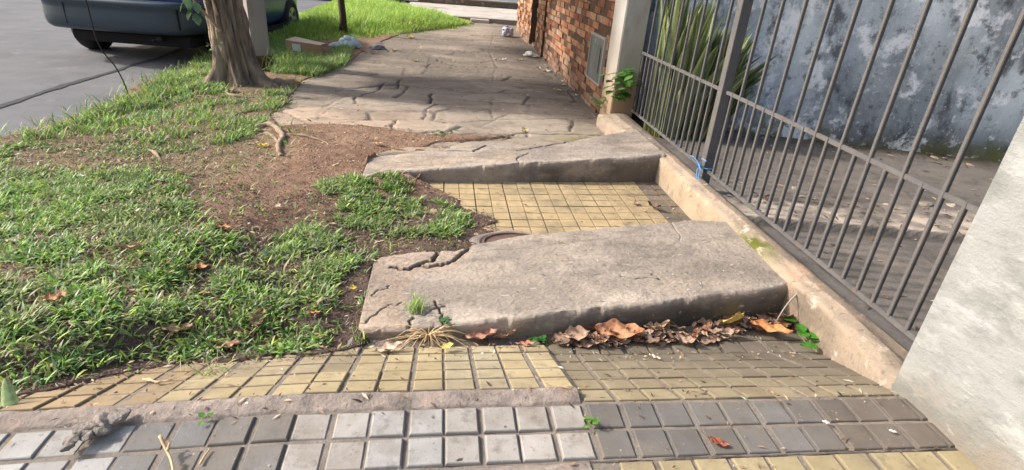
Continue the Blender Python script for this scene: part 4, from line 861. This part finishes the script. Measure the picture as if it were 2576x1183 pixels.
x, y = scatter(150000, -3.15, -.8, 3.9, 8.6, dens); n = len(x); L_ = (.03 + .05 * r.random(n)) * np.where((x < -2.5) | (y > 6.0), 1.5, .9); cols = gcols(n, .16, r, 1.)
o = blades('grass', x, y, soil_z(x, y), L_, r.uniform(.006, .011, n), .8, cols, m_grass, 6); tag(o, 'thinner grass around the tree and towards the kerb', 'grass', kind='stuff')
x, y = scatter(16000, -3.0, .5, 1.35, 5.6, lambda x, y: dens(x, y) * sm(.5, .62, fbm(x, y, 4, 81))); n = len(x)
o = blades('broad_leaves', x, y, soil_z(x, y) + .006, r.uniform(.025, .05, n), r.uniform(.012, .02, n), 1.3, gcols(n, .05, r, 1.1), m_grass, 15); tag(o, 'broad-leaved lawn weeds mixed into the grass', 'grass', kind='stuff')
x, y = scatter(26000, -3.0, .5, 1.4, 6.0, lambda x, y: sm(.15, -.1, sdf(x, y, G1)) * sm(.62, .45, fbm(x, y, 7, 51, 3)) * .8); n = len(x)
o = blades('thatch', x, y, soil_z(x, y) + .003, r.uniform(.02, .055, n), r.uniform(.0025, .005, n), 1.9, gcols(n, .9, r, .9), m_grass, 16); tag(o, 'dead dry grass lying between the green patches', 'grass', kind='stuff')
# long bright grass far off
G4 = np.array([(-3.1, 9.0), (-2.5, 8.8), (-1.9, 9.6), (-1.4, 10.1), (-.6, 10.8), (.2, 11.9), (.75, 13.1), (.4, 14.2), (-.8, 16), (-1.6, 18.2), (-3.1, 18)])
x, y = scatter(120000, -3.1, 1.0, 8.6, 18.2, lambda x, y: sm(.15, -.25, sdf(x, y, G4) + .5 * (fbm(x, y, 4, 3) - .5)) * .9); n = len(x); edge = sm(0, -.9, sdf(x, y, G4)) * (.5 + fbm(x, y, 1.5, 8))
o = blades('grass', x, y, soil_z(x, y, False), (.05 + .22 * edge) * r.uniform(.5, 1.2, n), r.uniform(.007, .012, n), .6, gcols(n, .1, r, 1.3) * np.array([1.15, 1.1, .8]), m_grass, 7, seg=3); tag(o, 'long bright sunlit grass around the young tree', 'grass', kind='stuff')
# dirt crumbs, chips, straw bits
def crumbs(name, n, region, s0, s1, palette, label, seed, elong=1.):
    r = np.random.default_rng(seed); x = r.uniform(region[0], region[1], n); y = r.uniform(region[2], region[3], n)
    ok = (sdf(x, y, poly1) > .0) & (sdf(x, y, poly2) > 0) & (x > -3.0)
    dA = sdf(x, y, polyA); dF = np.maximum(sdf(x, y, polyF), -sdf(x, y, soil_gap)); dP = sdf(x, y, polyP)
    pr = np.minimum.reduce([sm(-.07, .02, dA), sm(-.12, .02, dF), sm(-.06, .02, dP)]); ok &= r.random(n) < pr * (.35 + .65 * sm(.35, .65, fbm(x, y, 5, 2))) ; x = x[ok]; y = y[ok]; n = len(x)
    zz = soil_z(x, y); zz = np.where(sdf(x, y, polyA) < .0, np.maximum(zz, apron(x, y) + .007), zz); zz = np.where(dF[ok] < 0, np.maximum(zz, far_z(x, y)), zz); zz = np.where(dP[ok] < 0, np.maximum(zz, LOW + .004), zz)
    s = r.uniform(s0, s1, n)[:, None]; a = r.uniform(0, 6.28, n); e = np.stack([np.cos(a), np.sin(a), r.normal(0, .35, n)], -1); f = np.stack([-np.sin(a), np.cos(a), r.normal(0, .3, n)], -1)
    c0 = np.stack([x, y, zz + .001], -1); el = elong * r.uniform(.6, 1.6, (n, 1))
    V = np.stack([c0 - e * s * el, c0 + f * s * .6, c0 + e * s * el, c0 - f * s * .6, c0 + np.array([0, 0, 1.]) * s * .7], 1).reshape(-1, 3); b = np.arange(n)[:, None] * 5
    F = np.concatenate([b + np.array([[0, 3, 4]]), b + np.array([[3, 2, 4]]), b + np.array([[2, 1, 4]]), b + np.array([[1, 0, 4]])]); pal = np.array(palette); cc = np.repeat(pal[r.integers(0, len(pal), n)] * r.uniform(.6, 1.3, (n, 1)), 5, 0)
    return tag(link(name, npmesh(name, V, F, cc), m_crumb), label, 'litter', kind='stuff')
crumbs('soil_crumbs', 60000, (-1.6, 1.0, 1.4, 3.2), .0015, .005, [(.10, .065, .05), (.07, .045, .035), (.16, .10, .075), (.28, .2, .15)], 'dark soil crumbs and bits of mulch', 3)
crumbs('soil_crumbs', 40000, (-2.6, .8, 2.2, 5.2), .002, .006, [(.24, .14, .09), (.18, .11, .075), (.34, .24, .16), (.12, .08, .06)], 'reddish soil crumbs on the bare patch', 4)
crumbs('straw_bits', 7000, (-2.8, .9, 1.4, 6.0), .003, .008, [(.5, .4, .26), (.38, .28, .17), (.55, .48, .36)], 'scattered bits of dry straw and chips', 5, 2.4)

def litter(name, n, fn, s0, s1, palette, label, seed):
    r = np.random.default_rng(seed); x, y, z = fn(r, n); n = len(x); s = r.uniform(s0, s1, n)[:, None]; a = r.uniform(0, 6.28, n); e = np.stack([np.cos(a), np.sin(a), r.normal(0, .15, n)], -1); f = np.stack([-np.sin(a), np.cos(a), r.normal(0, .15, n)], -1)
    c0 = np.stack([x, y, z + .002], -1); up = np.array([0, 0, 1.]); el = r.uniform(.8, 2.4, (n, 1)); V = np.stack([c0 - e * s * el, c0 + f * s * .5 + up * s * .25, c0 + e * s * el, c0 - f * s * .5 + up * s * .2], 1).reshape(-1, 3)
    cc = np.repeat(np.array(palette)[r.integers(0, len(palette), n)] * r.uniform(.6, 1.3, (n, 1)), 4, 0); return tag(link(name, npmesh(name, V, np.arange(n * 4).reshape(-1, 4), cc), m_crumb), label, 'litter', kind='stuff')
def on_path(r, n): x = r.uniform(-1.2, 1.54, n); y = 4.0 + r.random(n) ** 1.3 * 8; k = (r.random(n) < .22 + .78 * sm(1.0, 1.5, x)) & (sdf(x, y, polyF) < -.02); x = x[k]; y = y[k]; return x, y, far_z(x, y) + .006
def on_slab(r, n):
    x = r.uniform(-.25, 1.6, n); y = r.uniform(1.85, 2.65, n); k = sdf(x, y, poly1) < -.03; return x[k], y[k], s1top(x[k], y[k]) + .004
def on_yard(r, n): x = r.uniform(1.8, 4.6, n); y = r.uniform(1.2, 5.0, n); q = 5.2 - (x - 2.2) * .27 - y; k = (q > .03) & (r.random(n) < .12 + .9 * sm(.8, .1, q) * sm(2.4, 3.2, x) + .7 * ((y > 2.86 - (x - 2.1) * .15) & (y < 3.3 - (x - 2.1) * .15))); x = x[k]; y = y[k]; return x, y, np.where(y > 2.86 - (x - 2.1) * .15, -.112, -.167)
def on_pit(r, n): x = r.uniform(-.1, 1.55, n); y = r.uniform(2.7, 3.66, n); k = r.random(n) < .15 + .85 * sm(.95, 1.45, x) + sm(3.5, 3.66, y) * .6; x = x[k]; y = y[k]; return x, y, np.full(len(x), LOW + .006)
def on_tiles(r, n): x = r.uniform(-1.3, 1.5, n); y = r.uniform(.95, 1.8, n); k = (r.random(n) < .12 + .9 * sm(1.5, 1.72, y) + .5 * sm(.1, .0, np.abs(y - 1.24))) & (sdf(x, y, polyA) < -.01); x = x[k]; y = y[k]; return x, y, apron(x, y) + .006
LP = [(.5, .4, .28), (.3, .18, .1), (.16, .1, .07), (.6, .55, .45), (.1, .07, .05), (.42, .28, .16)]
litter('leaf_litter', 2600, on_path, .004, .016, LP, 'leaf crumbs and grit strewn over the footpath and along the wall', 61)
litter('leaf_litter', 2600, on_yard, .004, .018, LP, 'leaf crumbs and flakes on the courtyard floor', 65)
def on_lawn(r, n): x = r.uniform(-3.0, .5, n); y = r.uniform(1.4, 6, n); k = sdf(x, y, G1) < .2; x = x[k]; y = y[k]; return x, y, soil_z(x, y) + .012
litter('leaf_litter', 1500, on_lawn, .005, .016, LP + [(.55, .42, .28), (.45, .28, .16)], 'small dead leaves lying in the lawn', 66)
litter('leaf_litter', 260, on_slab, .002, .006, LP, 'specks of grit on the big slab', 62)
litter('leaf_litter', 900, on_pit, .003, .010, LP, 'leaf crumbs in the sunken tiled corner', 63)
litter('leaf_litter', 1900, on_tiles, .002, .009, LP, 'leaf crumbs and grit on the tiled ramp', 64)

# ------------------------------------------------------------------ leaves and litter
def leaf(name, loc, L_, wd, rz, tilt, curl, col, label, cat='leaf', group=None, seed=0, mat=None, roll=0):
    r9 = random.Random(seed + int(L_ * 1e4)); V = []; c = []; n = 12; m = 7; loc = np.array(loc, float)
    for i in range(n):
        t = i / (n - 1); ww = wd / 2 * (math.sin(math.pi * t ** .85) ** .8 if 0 < t < 1 else .02) * (1 + .12 * math.sin(t * 19 + seed))
        for k in range(m):
            u = (k / (m - 1) - .5) * 2; x = (t - .5) * L_; y_ = u * ww
            z = curl * L_ * (t - .5) ** 2 * 1.4 + roll * ww * u * u + .006 * math.sin(t * 14 + u * 3 + seed) * L_ / .1 + .05 * ww * math.sin(i * 2.2) * abs(u)
            V.append((x, y_, z)); c.append(np.array(col) * (1.15 if k == 3 else (.85 + .25 * r9.random())) * (.85 + .3 * (i % 2)))
    for v_ in V: pass
    V.append((-.5 * L_ - .25 * L_, .01, .004)); c.append(np.array(col) * .6)
    F = [(i * m + k, i * m + k + 1, (i + 1) * m + k + 1, (i + 1) * m + k) for i in range(n - 1) for k in range(m - 1)] + [(2, 4, len(V) - 1)]
    me = pymesh(name, V, F); setcol(me, c); o = link(name, me, mat or m_leaf, None, smooth=True); o.location = tuple(loc); o.rotation_euler = (tilt[0], tilt[1], rz)
    return tag(o, label, cat, group)
YEL = (.62, .45, .05); BRN = (.30, .15, .08); ORG = (.48, .21, .09); TAN = (.42, .28, .17); PALE = (.55, .45, .33); DBR = (.14, .085, .06)
def gl(px, py): x_, y_, _ = hit(px, py, lambda x, y: lawn(x, y)); return (x_, y_, gz(x_, y_) + .016)
def ft(px, py, dz=.006): q = hit(px, py, far_z); q[2] += dz + .004; return q
S_ = [  # name-free list: (point, length, width, turn, colour, roll, curl, label)
 (gl(662, 372), .075, .05, .3, YEL, .3, .2, 'bright yellow leaf on bare soil beside the curled root'),
 (gl(338, 268), .065, .04, 1.2, YEL, .3, .2, 'yellow leaf lying in the grass near the kerb'),
 (gl(642, 268), .06, .035, .4, YEL, .3, .2, 'yellow leaf in the grass halfway between tree and soil'),
 (gl(752, 215), .11, .06, .2, (.55, .36, .05), .5, .5, 'large yellow leaf by the big root right of the tree'),
 (gl(690, 402), .05, .02, .1, PALE, .3, .6, 'pale dry leaf below the curled root'),
 (gl(880, 368), .05, .035, .8, TAN, .4, .4, 'tan leaf on the soil left of the upper slab'),
 (ft(905, 318), .06, .04, .0, PALE, .3, .3, 'pale leaf at the broken edge of the footpath slabs'),
 (gl(950, 366), .07, .035, 2.8, TAN, .3, .3, 'curled tan leaf near the pale upper slab corner'),
 (gl(888, 732), .035, .03, .5, YEL, .3, .2, 'tiny yellow leaf at the left edge of the big slab'),
 (gl(500, 680), .09, .05, .2, ORG, .4, .3, 'orange brown leaf in the middle of the lawn'),
 (gl(345, 632), .12, .045, .8, TAN, .5, .3, 'long tan leaf with raised tip in the left lawn'),
 (gl(650, 808), .10, .055, 1.5, (.45, .25, .16), .7, .2, 'upright folded brown leaf at the lawn edge'),
 (gl(570, 850), .09, .05, .3, (.42, .23, .16), .4, .1, 'flat reddish leaf on the dark soil by the tiles'),
 (gl(445, 818), .10, .04, .2, TAN, .8, .6, 'curled tan leaf at the front of the lawn'),
 (gl(145, 762), .08, .05, .6, ORG, .4, .3, 'orange leaf half hidden in the left lawn'),
 (gl(792, 795), .05, .02, .1, ORG, .4, .2, 'small orange leaf on the dark soil left of the slab'),
 (gl(565, 580), .08, .03, .1, ORG, .4, .2, 'orange leaf at the bottom of the bare soil patch'),
 (gl(205, 448), .05, .02, .3, (.75, .75, .76), .2, .1, 'white scrap lying in the lawn'),
 (gl(35, 612), .06, .03, .3, PALE, .2, .1, 'pale leaf at the left edge of the lawn'),
 (gl(700, 525), .04, .03, .9, PALE, .2, .1, 'pale chip on the bare soil'),
 (np.array([*at(1030, 462, LOW)[:2], LOW + .03]), .14, .09, .3, (.36, .17, .12), .6, .9, 'curled reddish leaf at the left end of the sunken tiles'),
 (np.array([*at(1068, 470, LOW)[:2], LOW + .015]), .06, .04, .2, (.60, .42, .12), .3, .3, 'yellow leaf at the left end of the sunken tiles'),
 (at(1600, 512, LOW + .012), .06, .035, 1, TAN, .3, .2, 'small tan leaf near the dark corner of the sunken tiles'),
 (at(1645, 522, LOW + .02), .10, .04, 2.2, DBR, .8, .9, 'dark shrivelled leaf in the corner of the sunken tiles'),
 (hit(980, 888, apron) + np.array([0, 0, .02]), .10, .05, .2, (.50, .36, .28), .4, .2, 'pinkish leaf lying under the dried grass roots'),
 (hit(1125, 886, apron) + np.array([0, 0, .025]), .05, .035, .3, (.62, .48, .12), .4, .3, 'small yellow leaf beside the dried grass roots'),
 (hit(1212, 862, apron) + np.array([0, 0, .03]), .13, .07, .1, (.36, .19, .13), .5, .3, 'single brown cupped leaf at the foot of the slab'),
 (hit(1272, 858, apron) + np.array([0, 0, .025]), .11, .05, .4, (.30, .19, .13), .8, .5, 'crumpled brown leaf right of the cupped one'),
 (hit(1325, 874, apron) + np.array([0, 0, .018]), .07, .028, .05, (.50, .20, .11), .3, .1, 'narrow rust red leaf on the tile edge'),
 (at(1808, 1113, .012), .055, .03, -.4, (.36, .10, .05), .2, .1, 'small rust red leaf on a dark grey tile'),
 (at(2077, 1062, .012), .02, .012, -.8, (.7, .66, .58), .2, .1, 'tiny pale leaf on the grey tile beneath the right row'),
 (at(2245, 1085, .012), .02, .012, -.6, (.7, .66, .58), .2, .1, 'tiny pale leaf near the right edge of the tiles'),
 (hit(1645, 905, apron) + np.array([0, 0, .014]), .05, .014, -.9, (.55, .45, .36), .1, .1, 'slim pale leaf lying in a tile joint below the heap'),
 (ft(1030, 95, .01), .16, .10, .0, (.55, .45, .12), .3, .3, 'yellow scrap standing on the far footpath'),
 (ft(1405, 230), .07, .055, .3, (.50, .46, .16), .3, .3, 'round yellow leaf at the edge of the shade'),
 (ft(1045, 155), .08, .06, .3, (.62, .55, .28), .3, .3, 'pale yellow leaf on the sunlit strip'),
 (ft(1308, 153), .08, .05, .3, (.55, .45, .06), .4, .4, 'yellow leaf in the shade near the wall'),
 (ft(990, 128), .09, .05, .3, PALE, .5, .3, 'pale curled leaf right of the plastic bags'),
 (ft(855, 162), .06, .05, .3, (.65, .65, .5), .3, .3, 'whitish leaf in the grass below the plastic bag'),
 (ft(1320, 332), .06, .025, -.3, YEL, .4, .4, 'yellow leaf stuck in a crack near the upper slab'),
 (ft(1265, 152), .12, .05, .3, (.6, .56, .5), .4, .3, 'white leaf in the shaded middle of the footpath'),
 (ft(1370, 180), .18, .05, -.3, (.7, .62, .5), .5, .5, 'long pale curled husk near the brick wall'),
]
for i, (p, L_, wd, rz, cl, ro, cu, lb) in enumerate(S_): leaf('fallen_leaf', p, L_, wd, rz, (random.uniform(-.2, .2), random.uniform(-.2, .2)), cu, cl, lb, seed=i, roll=ro)
# heap along the riser
rr = random.Random(33)
hp = []
for i in range(110):
    u = (i + .5) / 110; px = 1395 + u * 625; x_ = at(px, 860, LOW)[0]; yb = float(np.interp(x_, f1[:, 0], f1[:, 1]))
    lay = i % 3; y_ = yb - .02 - rr.random() * .11 * (1.1 - abs(u - .6)); z_ = float(apron(x_, y_)) + .010 + lay * .011 + .010 * rr.random()
    L_ = rr.uniform(.04, .095); cl = rr.choice([BRN, TAN, (.33, .21, .15), (.26, .17, .12), DBR, (.38, .27, .20), (.30, .2, .14)])
    leaf('dry_leaf', (x_, y_, z_), L_, L_ * rr.uniform(.35, .6), rr.uniform(-.9, .9) + (math.pi if rr.random() < .5 else 0), (rr.uniform(-.4, .4), rr.uniform(-.25, .25)), rr.uniform(-.3, .7), cl, 'dry brown leaf in the heap along the foot of the big slab', group='dry leaves heaped against the slab step', seed=i, roll=rr.uniform(-.3, .8))
for (px, py, L_, wd, rz, cl, lb, tx) in [(1545, 842, .24, .085, -.12, (.52, .25, .13), 'large orange leaf with dark veins lying on the left of the heap', .35), (1440, 845, .13, .07, .2, (.46, .30, .20), 'broad tan leaf at the left end of the heap', .3),
                                       (1835, 822, .15, .12, .4, (.60, .44, .13), 'pale yellow broad leaf near the right end of the heap', -.8), (1930, 848, .20, .05, -.5, (.58, .24, .09), 'long orange strip-like leaf beside the green weed', .3), (1960, 820, .14, .08, -.3, (.2, .12, .09), 'dark curled leaf at the right end of the heap', -.6)]:
    q = hit(px, py, apron); x_ = q[0]; yb = float(np.interp(x_, f1[:, 0], f1[:, 1])); y_ = min(q[1], yb - .05); leaf('dry_leaf', (x_, y_, float(apron(x_, y_)) + .045), L_ * .85, wd, rz, (tx, 0), .25, cl, lb, seed=int(px), roll=.35)
# dried grass roots
q0 = hit(1078, 866, apron); V = []; F = []
for k in range(46):
    a = rr.uniform(0, 6.28); L_ = rr.uniform(.05, .16) * (1.5 if abs(math.cos(a)) > .6 else .8); p0 = np.array([0, 0, .03]); p2 = np.array([math.cos(a) * L_, math.sin(a) * L_ * .5 - .01, rr.uniform(-.0, .03)]); p1 = (p0 + p2) / 2 + np.array([0, 0, rr.uniform(.0, .04)])
    v, f = tubemesh('s', spline([p0, p1, p2], 5), list(np.linspace(.0026, .001, 11)), 4); o_ = len(V); V += v; F += [tuple(q + o_ for q in g) for g in f]
o = link('dried_roots', pymesh('dried_roots', V, F), m_straw); o.location = tuple(q0 + np.array([0, 0, .01])); tag(o, 'spidery bunch of dried grass roots lying where slab meets tiles', 'dried plant')
# twig on the grey tiles, straw, rubble, green husk
def sticks(name, lists, rad, mat, label, cat):
    V = []; F = []
    for L_ in lists:
        v, f = tubemesh('s', spline(L_, 4), list(np.linspace(rad, rad * .6, (len(L_) - 1) * 4 + 1)), 6); o_ = len(V); V += v; F += [tuple(q + o_ for q in g) for g in f]
    return tag(link(name, pymesh(name, V, F), mat, smooth=True), label, cat)
T = lambda a, b, dz=.014: at(a, b, 0) + np.array([0, 0, dz])
sticks('twig', [[T(408, 1118, .03), T(420, 1140), T(432, 1165), T(440, 1200)], [T(424, 1146), T(432, 1132, .025)]], .0042, m_straw, 'forked pale dry twig lying on the grey tiles', 'twig')
H = lambda a, b, dz=.012: hit(a, b, apron) + np.array([0, 0, dz])
sticks('straw', [[H(362, 962), H(395, 968), H(430, 966)], [H(375, 960), H(400, 971)], [H(392, 972), H(436, 962)]], .003, m_straw, 'pale straw lying on the yellow tiles at left', 'straw')
sticks('straw', [[H(505, 1180 - 3), H(515, 1160), H(530, 1140)]], .003, m_straw, 'short yellow straw in a joint of the grey tiles', 'straw')
sticks('stick', [[np.array([1.60, 1.93, -.05]), np.array([1.52, 1.88, -.08]), np.array([1.47, 1.85, -.15])]], .004, m_post, 'thin grey stick leaning on the slab corner above the leaf heap', 'stick')
def rock(name, loc, s, seed, mat, label, cat='stone', group=None, col=(1, 1, 1)):
    bm = bmesh.new(); bmesh.ops.create_icosphere(bm, subdivisions=3, radius=1); r9 = np.random.default_rng(seed); K = r9.normal(size=(7, 3)); K /= np.linalg.norm(K, axis=1)[:, None]
    for v in bm.verts:
        d = np.array(v.co); t = max(K @ d) ; f = .72 / max(t, .55) * .9; f *= 1 + .06 * math.sin(v.co.x * 9 + seed) ; v.co = Vector((v.co.x * s[0] * f, v.co.y * s[1] * f, v.co.z * s[2] * f))
    me = bpy.data.meshes.new(name); bm.to_mesh(me); bm.free(); setcol(me, np.tile(col, (len(me.vertices), 1))); o = link(name, me, mat); o.location = tuple(map(float, loc)); o.rotation_euler = (0, 0, seed); return tag(o, label, cat, group)
for i, (a, b, s) in enumerate([(205, 1090, .026), (232, 1076, .03), (262, 1068, .032), (182, 1112, .02), (290, 1052, .03), (225, 1100, .018), (255, 1084, .02), (168, 1130, .016)]):
    rock('rubble', T(a, b, .004), (s, s * .8, s * .55), i, m_mortar, 'lump of broken mortar in the gap between the left grey tiles', 'rubble', 'broken mortar lumps in the tile gap', (1.0, 1.05, 1.05))
bd = []
for i, (a, b, s) in enumerate([(560, 245, .045), (590, 232, .04), (572, 232, .03)]):
    p = gl(a, b); rock('stone', p, (s, s * .7, s * .6), 30 + i, m_root, ['pale stone at the foot of the tree', 'round stone between tree roots', 'smaller stone between tree roots'][i])
# green husk at the left edge
q = hit(27, 1022, lambda x, y: apron(x, y)); V = []; c = []
for i in range(14):
    t = i / 13; wv = .021 * (1 - t) ** .55 + .001
    for k in range(9): a = -1.9 + 3.8 * k / 8; V.append((math.sin(a) * wv, -math.cos(a) * wv * .7 + .02 * t, t * .072)); c.append(np.array([.42, .56, .25]) * (.85 + .3 * (k % 2)) * (1 - .35 * t))
me = pymesh('green_husk', V, [(i * 9 + k, i * 9 + k + 1, (i + 1) * 9 + k + 1, (i + 1) * 9 + k) for i in range(13) for k in range(8)]); setcol(me, c); o = link('green_husk', me, m_green, smooth=True)
o.location = (float(q[0]), float(q[1]), float(q[2]) + .006); o.rotation_euler = (R(-20), R(-12), .2); tag(o, 'pale green pointed husk standing at the left edge of the tiles', 'husk')

# iron cover with a mortar collar
dc = empty('drain_cover', (.40, 2.64, LOW + .004)); tag(dc, 'rusty oval iron cover half buried beside the sunken yellow tiles', 'drain cover')
V = []; F = []
for i, (rx, z) in enumerate(((0.001, .006), (.08, .006), (.135, .004), (.15, .004), (.154, .012), (.166, .012), (.169, -.02))):
    for k in range(48): a = 2 * math.pi * k / 48; V.append((math.cos(a) * rx * 1.05, math.sin(a) * rx * .72, z))
F = [(i * 48 + k, i * 48 + (k + 1) % 48, (i + 1) * 48 + (k + 1) % 48, (i + 1) * 48 + k) for i in range(6) for k in range(48)]
link('lid', pymesh('lid', V, F), m_rust, dc)
for k in range(7): box('raised_bar', -.09 + k * .03 - .006, -.09 + k * .03 + .006, -.035, .035, .005, .012, m_rust, dc, bev=.003).rotation_euler = (0, 0, 0)
V = []
for i, (rx, z) in enumerate(((.169, .0), (.18, .010), (.21, .006), (.24, -.008))):
    for k in range(48): a = 2 * math.pi * k / 48; w_ = 1 + (.05 * math.sin(a * 5) if i > 1 else 0); V.append((math.cos(a) * rx * 1.05 * w_, math.sin(a) * rx * .74 * w_, z))
me = pymesh('collar', V, [(i * 48 + k, i * 48 + (k + 1) % 48, (i + 1) * 48 + (k + 1) % 48, (i + 1) * 48 + k) for i in range(3) for k in range(48)]); setcol(me, np.ones((len(V), 3))); link('collar', me, m_mortar, dc, smooth=True)

# cardboard box, bags, scraps
pbx = at(770, 140, -.12); cb = empty('cardboard_box', (float(pbx[0]) + .05, float(pbx[1]) + .1, -.13), R(-6)); tag(cb, 'crushed brown cardboard box lying in the grass by the pole', 'box')
V = [(-.27, -.1, 0), (.20, -.13, 0), (.26, .12, 0), (-.22, .16, 0), (-.29, -.12, .19), (.17, -.14, .16), (.24, .10, .12), (-.24, .17, .19)]
o = link('carton', pymesh('carton', V, [(0, 1, 5, 4), (1, 2, 6, 5), (2, 3, 7, 6), (3, 0, 4, 7), (0, 3, 2, 1)]), m_card, cb); s = o.modifiers.new('t', 'SOLIDIFY'); s.thickness = .005
V = [(-.29, -.12, .192), (.17, -.14, .162), (.20, -.02, .172), (-.2, -.0, .225)]; o = link('flap', pymesh('flap', V, [(0, 1, 2, 3)]), M('cardboard_inside', (.50, .40, .32), bump=.1), cb); s = o.modifiers.new('t', 'SOLIDIFY'); s.thickness = .004
V = [(.17, -.145, .142), (.21, -.15, .0), (.31, -.06, .01), (.25, .10, .11)]; o = link('flap', pymesh('flap', V, [(0, 1, 2, 3)]), m_card, cb); s = o.modifiers.new('t', 'SOLIDIFY'); s.thickness = .004
V = [(-.20, -.1235, .06), (-.09, -.1275, .06), (-.095, -.1325, .148), (-.205, -.129, .152)]; link('shipping_label', pymesh('shipping_label', V, [(0, 1, 2, 3)]), m_paper, cb)
def bag(name, loc, s, seed, mat, label):
    bm = bmesh.new(); bmesh.ops.create_icosphere(bm, subdivisions=4, radius=1); rs = np.random.default_rng(seed); K = rs.normal(size=(26, 3)); K /= np.linalg.norm(K, axis=1)[:, None]; ph = rs.uniform(.75, 1.15, 26)
    for v in bm.verts:
        d = np.array(v.co); a = K @ d; i = int(np.argmax(a)); f = ph[i] * (.62 + .4 * a[i] ** 3); v.co = Vector((d[0] * s[0] * f, d[1] * s[1] * f, max(d[2], -.35) * s[2] * f))
    me = bpy.data.meshes.new(name); bm.to_mesh(me); bm.free(); o = link(name, me, mat); o.location = tuple(map(float, loc)); return tag(o, label, 'bag')
p = at(878, 118, -.10); bag('plastic_bag', (p[0], p[1], -.06), (.15, .12, .12), 3, m_bag, 'crumpled pale blue plastic bag on the footpath edge')
p = at(850, 118, -.10); bag('plastic_bag', (p[0], p[1] + .05, -.09), (.15, .09, .055), 4, M('grey_bag', (.35, .43, .42), rough=.4, bump=.2), 'flattened grey green plastic bag left of the blue one')
p = at(952, 125, -.11); bag('plastic_bag', (p[0], p[1], -.09), (.13, .08, .05), 5, M('dark_bag', (.24, .24, .26), rough=.5, bump=.2), 'low grey crumpled bag on the shaded footpath')
p = at(1276, 90, -.11); bag('plastic_bag', (p[0], p[1], -.06), (.12, .10, .13), 6, M('lilac_bag', (.36, .36, .44), rough=.5, bump=.2), 'small pointed grey bag by the far brick wall')
p = at(1336, 143, -.12); bag('plastic_bag', (p[0], p[1], -.09), (.12, .08, .06), 7, m_bagw, 'white plastic scrap at the foot of the brick wall')
for i, (a, b, s) in enumerate([(912, 131, .05), (935, 136, .03), (1300, 152, .03), (1245, 150, .03), (1395, 190, .03), (1415, 205, .025), (1425, 225, .025), (1375, 170, .03), (1355, 155, .03), (1450, 240, .02), (1210, 230, .02), (1060, 112, .025)]):
    p = ft(a, b, .002); rock('rubble', p, (s, s * .6, s * .35), 50 + i, m_mortar, 'small pale chip of rubble on the shaded footpath', 'rubble', 'rubble chips along the footpath', (1.5, 1.5, 1.4) if i % 2 else (.5, .45, .4))
# courtyard debris
for i, (a, b, s) in enumerate([(2295, 378, .11), (2330, 352, .07), (2395, 372, .05), (2275, 380, .04), (2240, 395, .03), (2330, 520, .07), (2300, 512, .04), (2250, 500, .04), (2120, 495, .04), (1995, 478, .05), (1960, 470, .04), (2060, 490, .03), (2390, 520, .05), (2180, 505, .03), (2420, 400, .05), (2350, 400, .06), (2440, 420, .05), (2210, 372, .04), (2140, 352, .04), (2380, 425, .03), (2020, 500, .05), (2230, 520, .04), (2350, 505, .03)]):
    p = at(a, b, -.13); rock('rubble', (p[0], p[1], -.12), (s, s * .55, s * .3), 80 + i, m_mortar, 'broken piece of pale rubble on the courtyard floor', 'rubble', 'rubble pieces in the courtyard', [(1.6, 1.55, 1.4), (1.2, .95, .8), (.9, .9, .8)][i % 3])
# black cable curving up from the kerb
P_ = [atY(a, b, 5.45) for a, b in [(316, 254), (320, 232), (308, 200), (288, 165), (262, 134), (243, 100), (232, 60), (222, 20), (215, -30)]] ; P_[0][2] = -.22
P_ += [P_[-1] + np.array([.1, .2, .5]), np.array([-2.9, 6.2, 2.6]), np.array([-2.6, 6.6, 3.1])]
tag(tube('cable', spline(P_, 6), .0055, m_cable), 'thin black cable hanging down to the road edge in front of the car', 'cable')
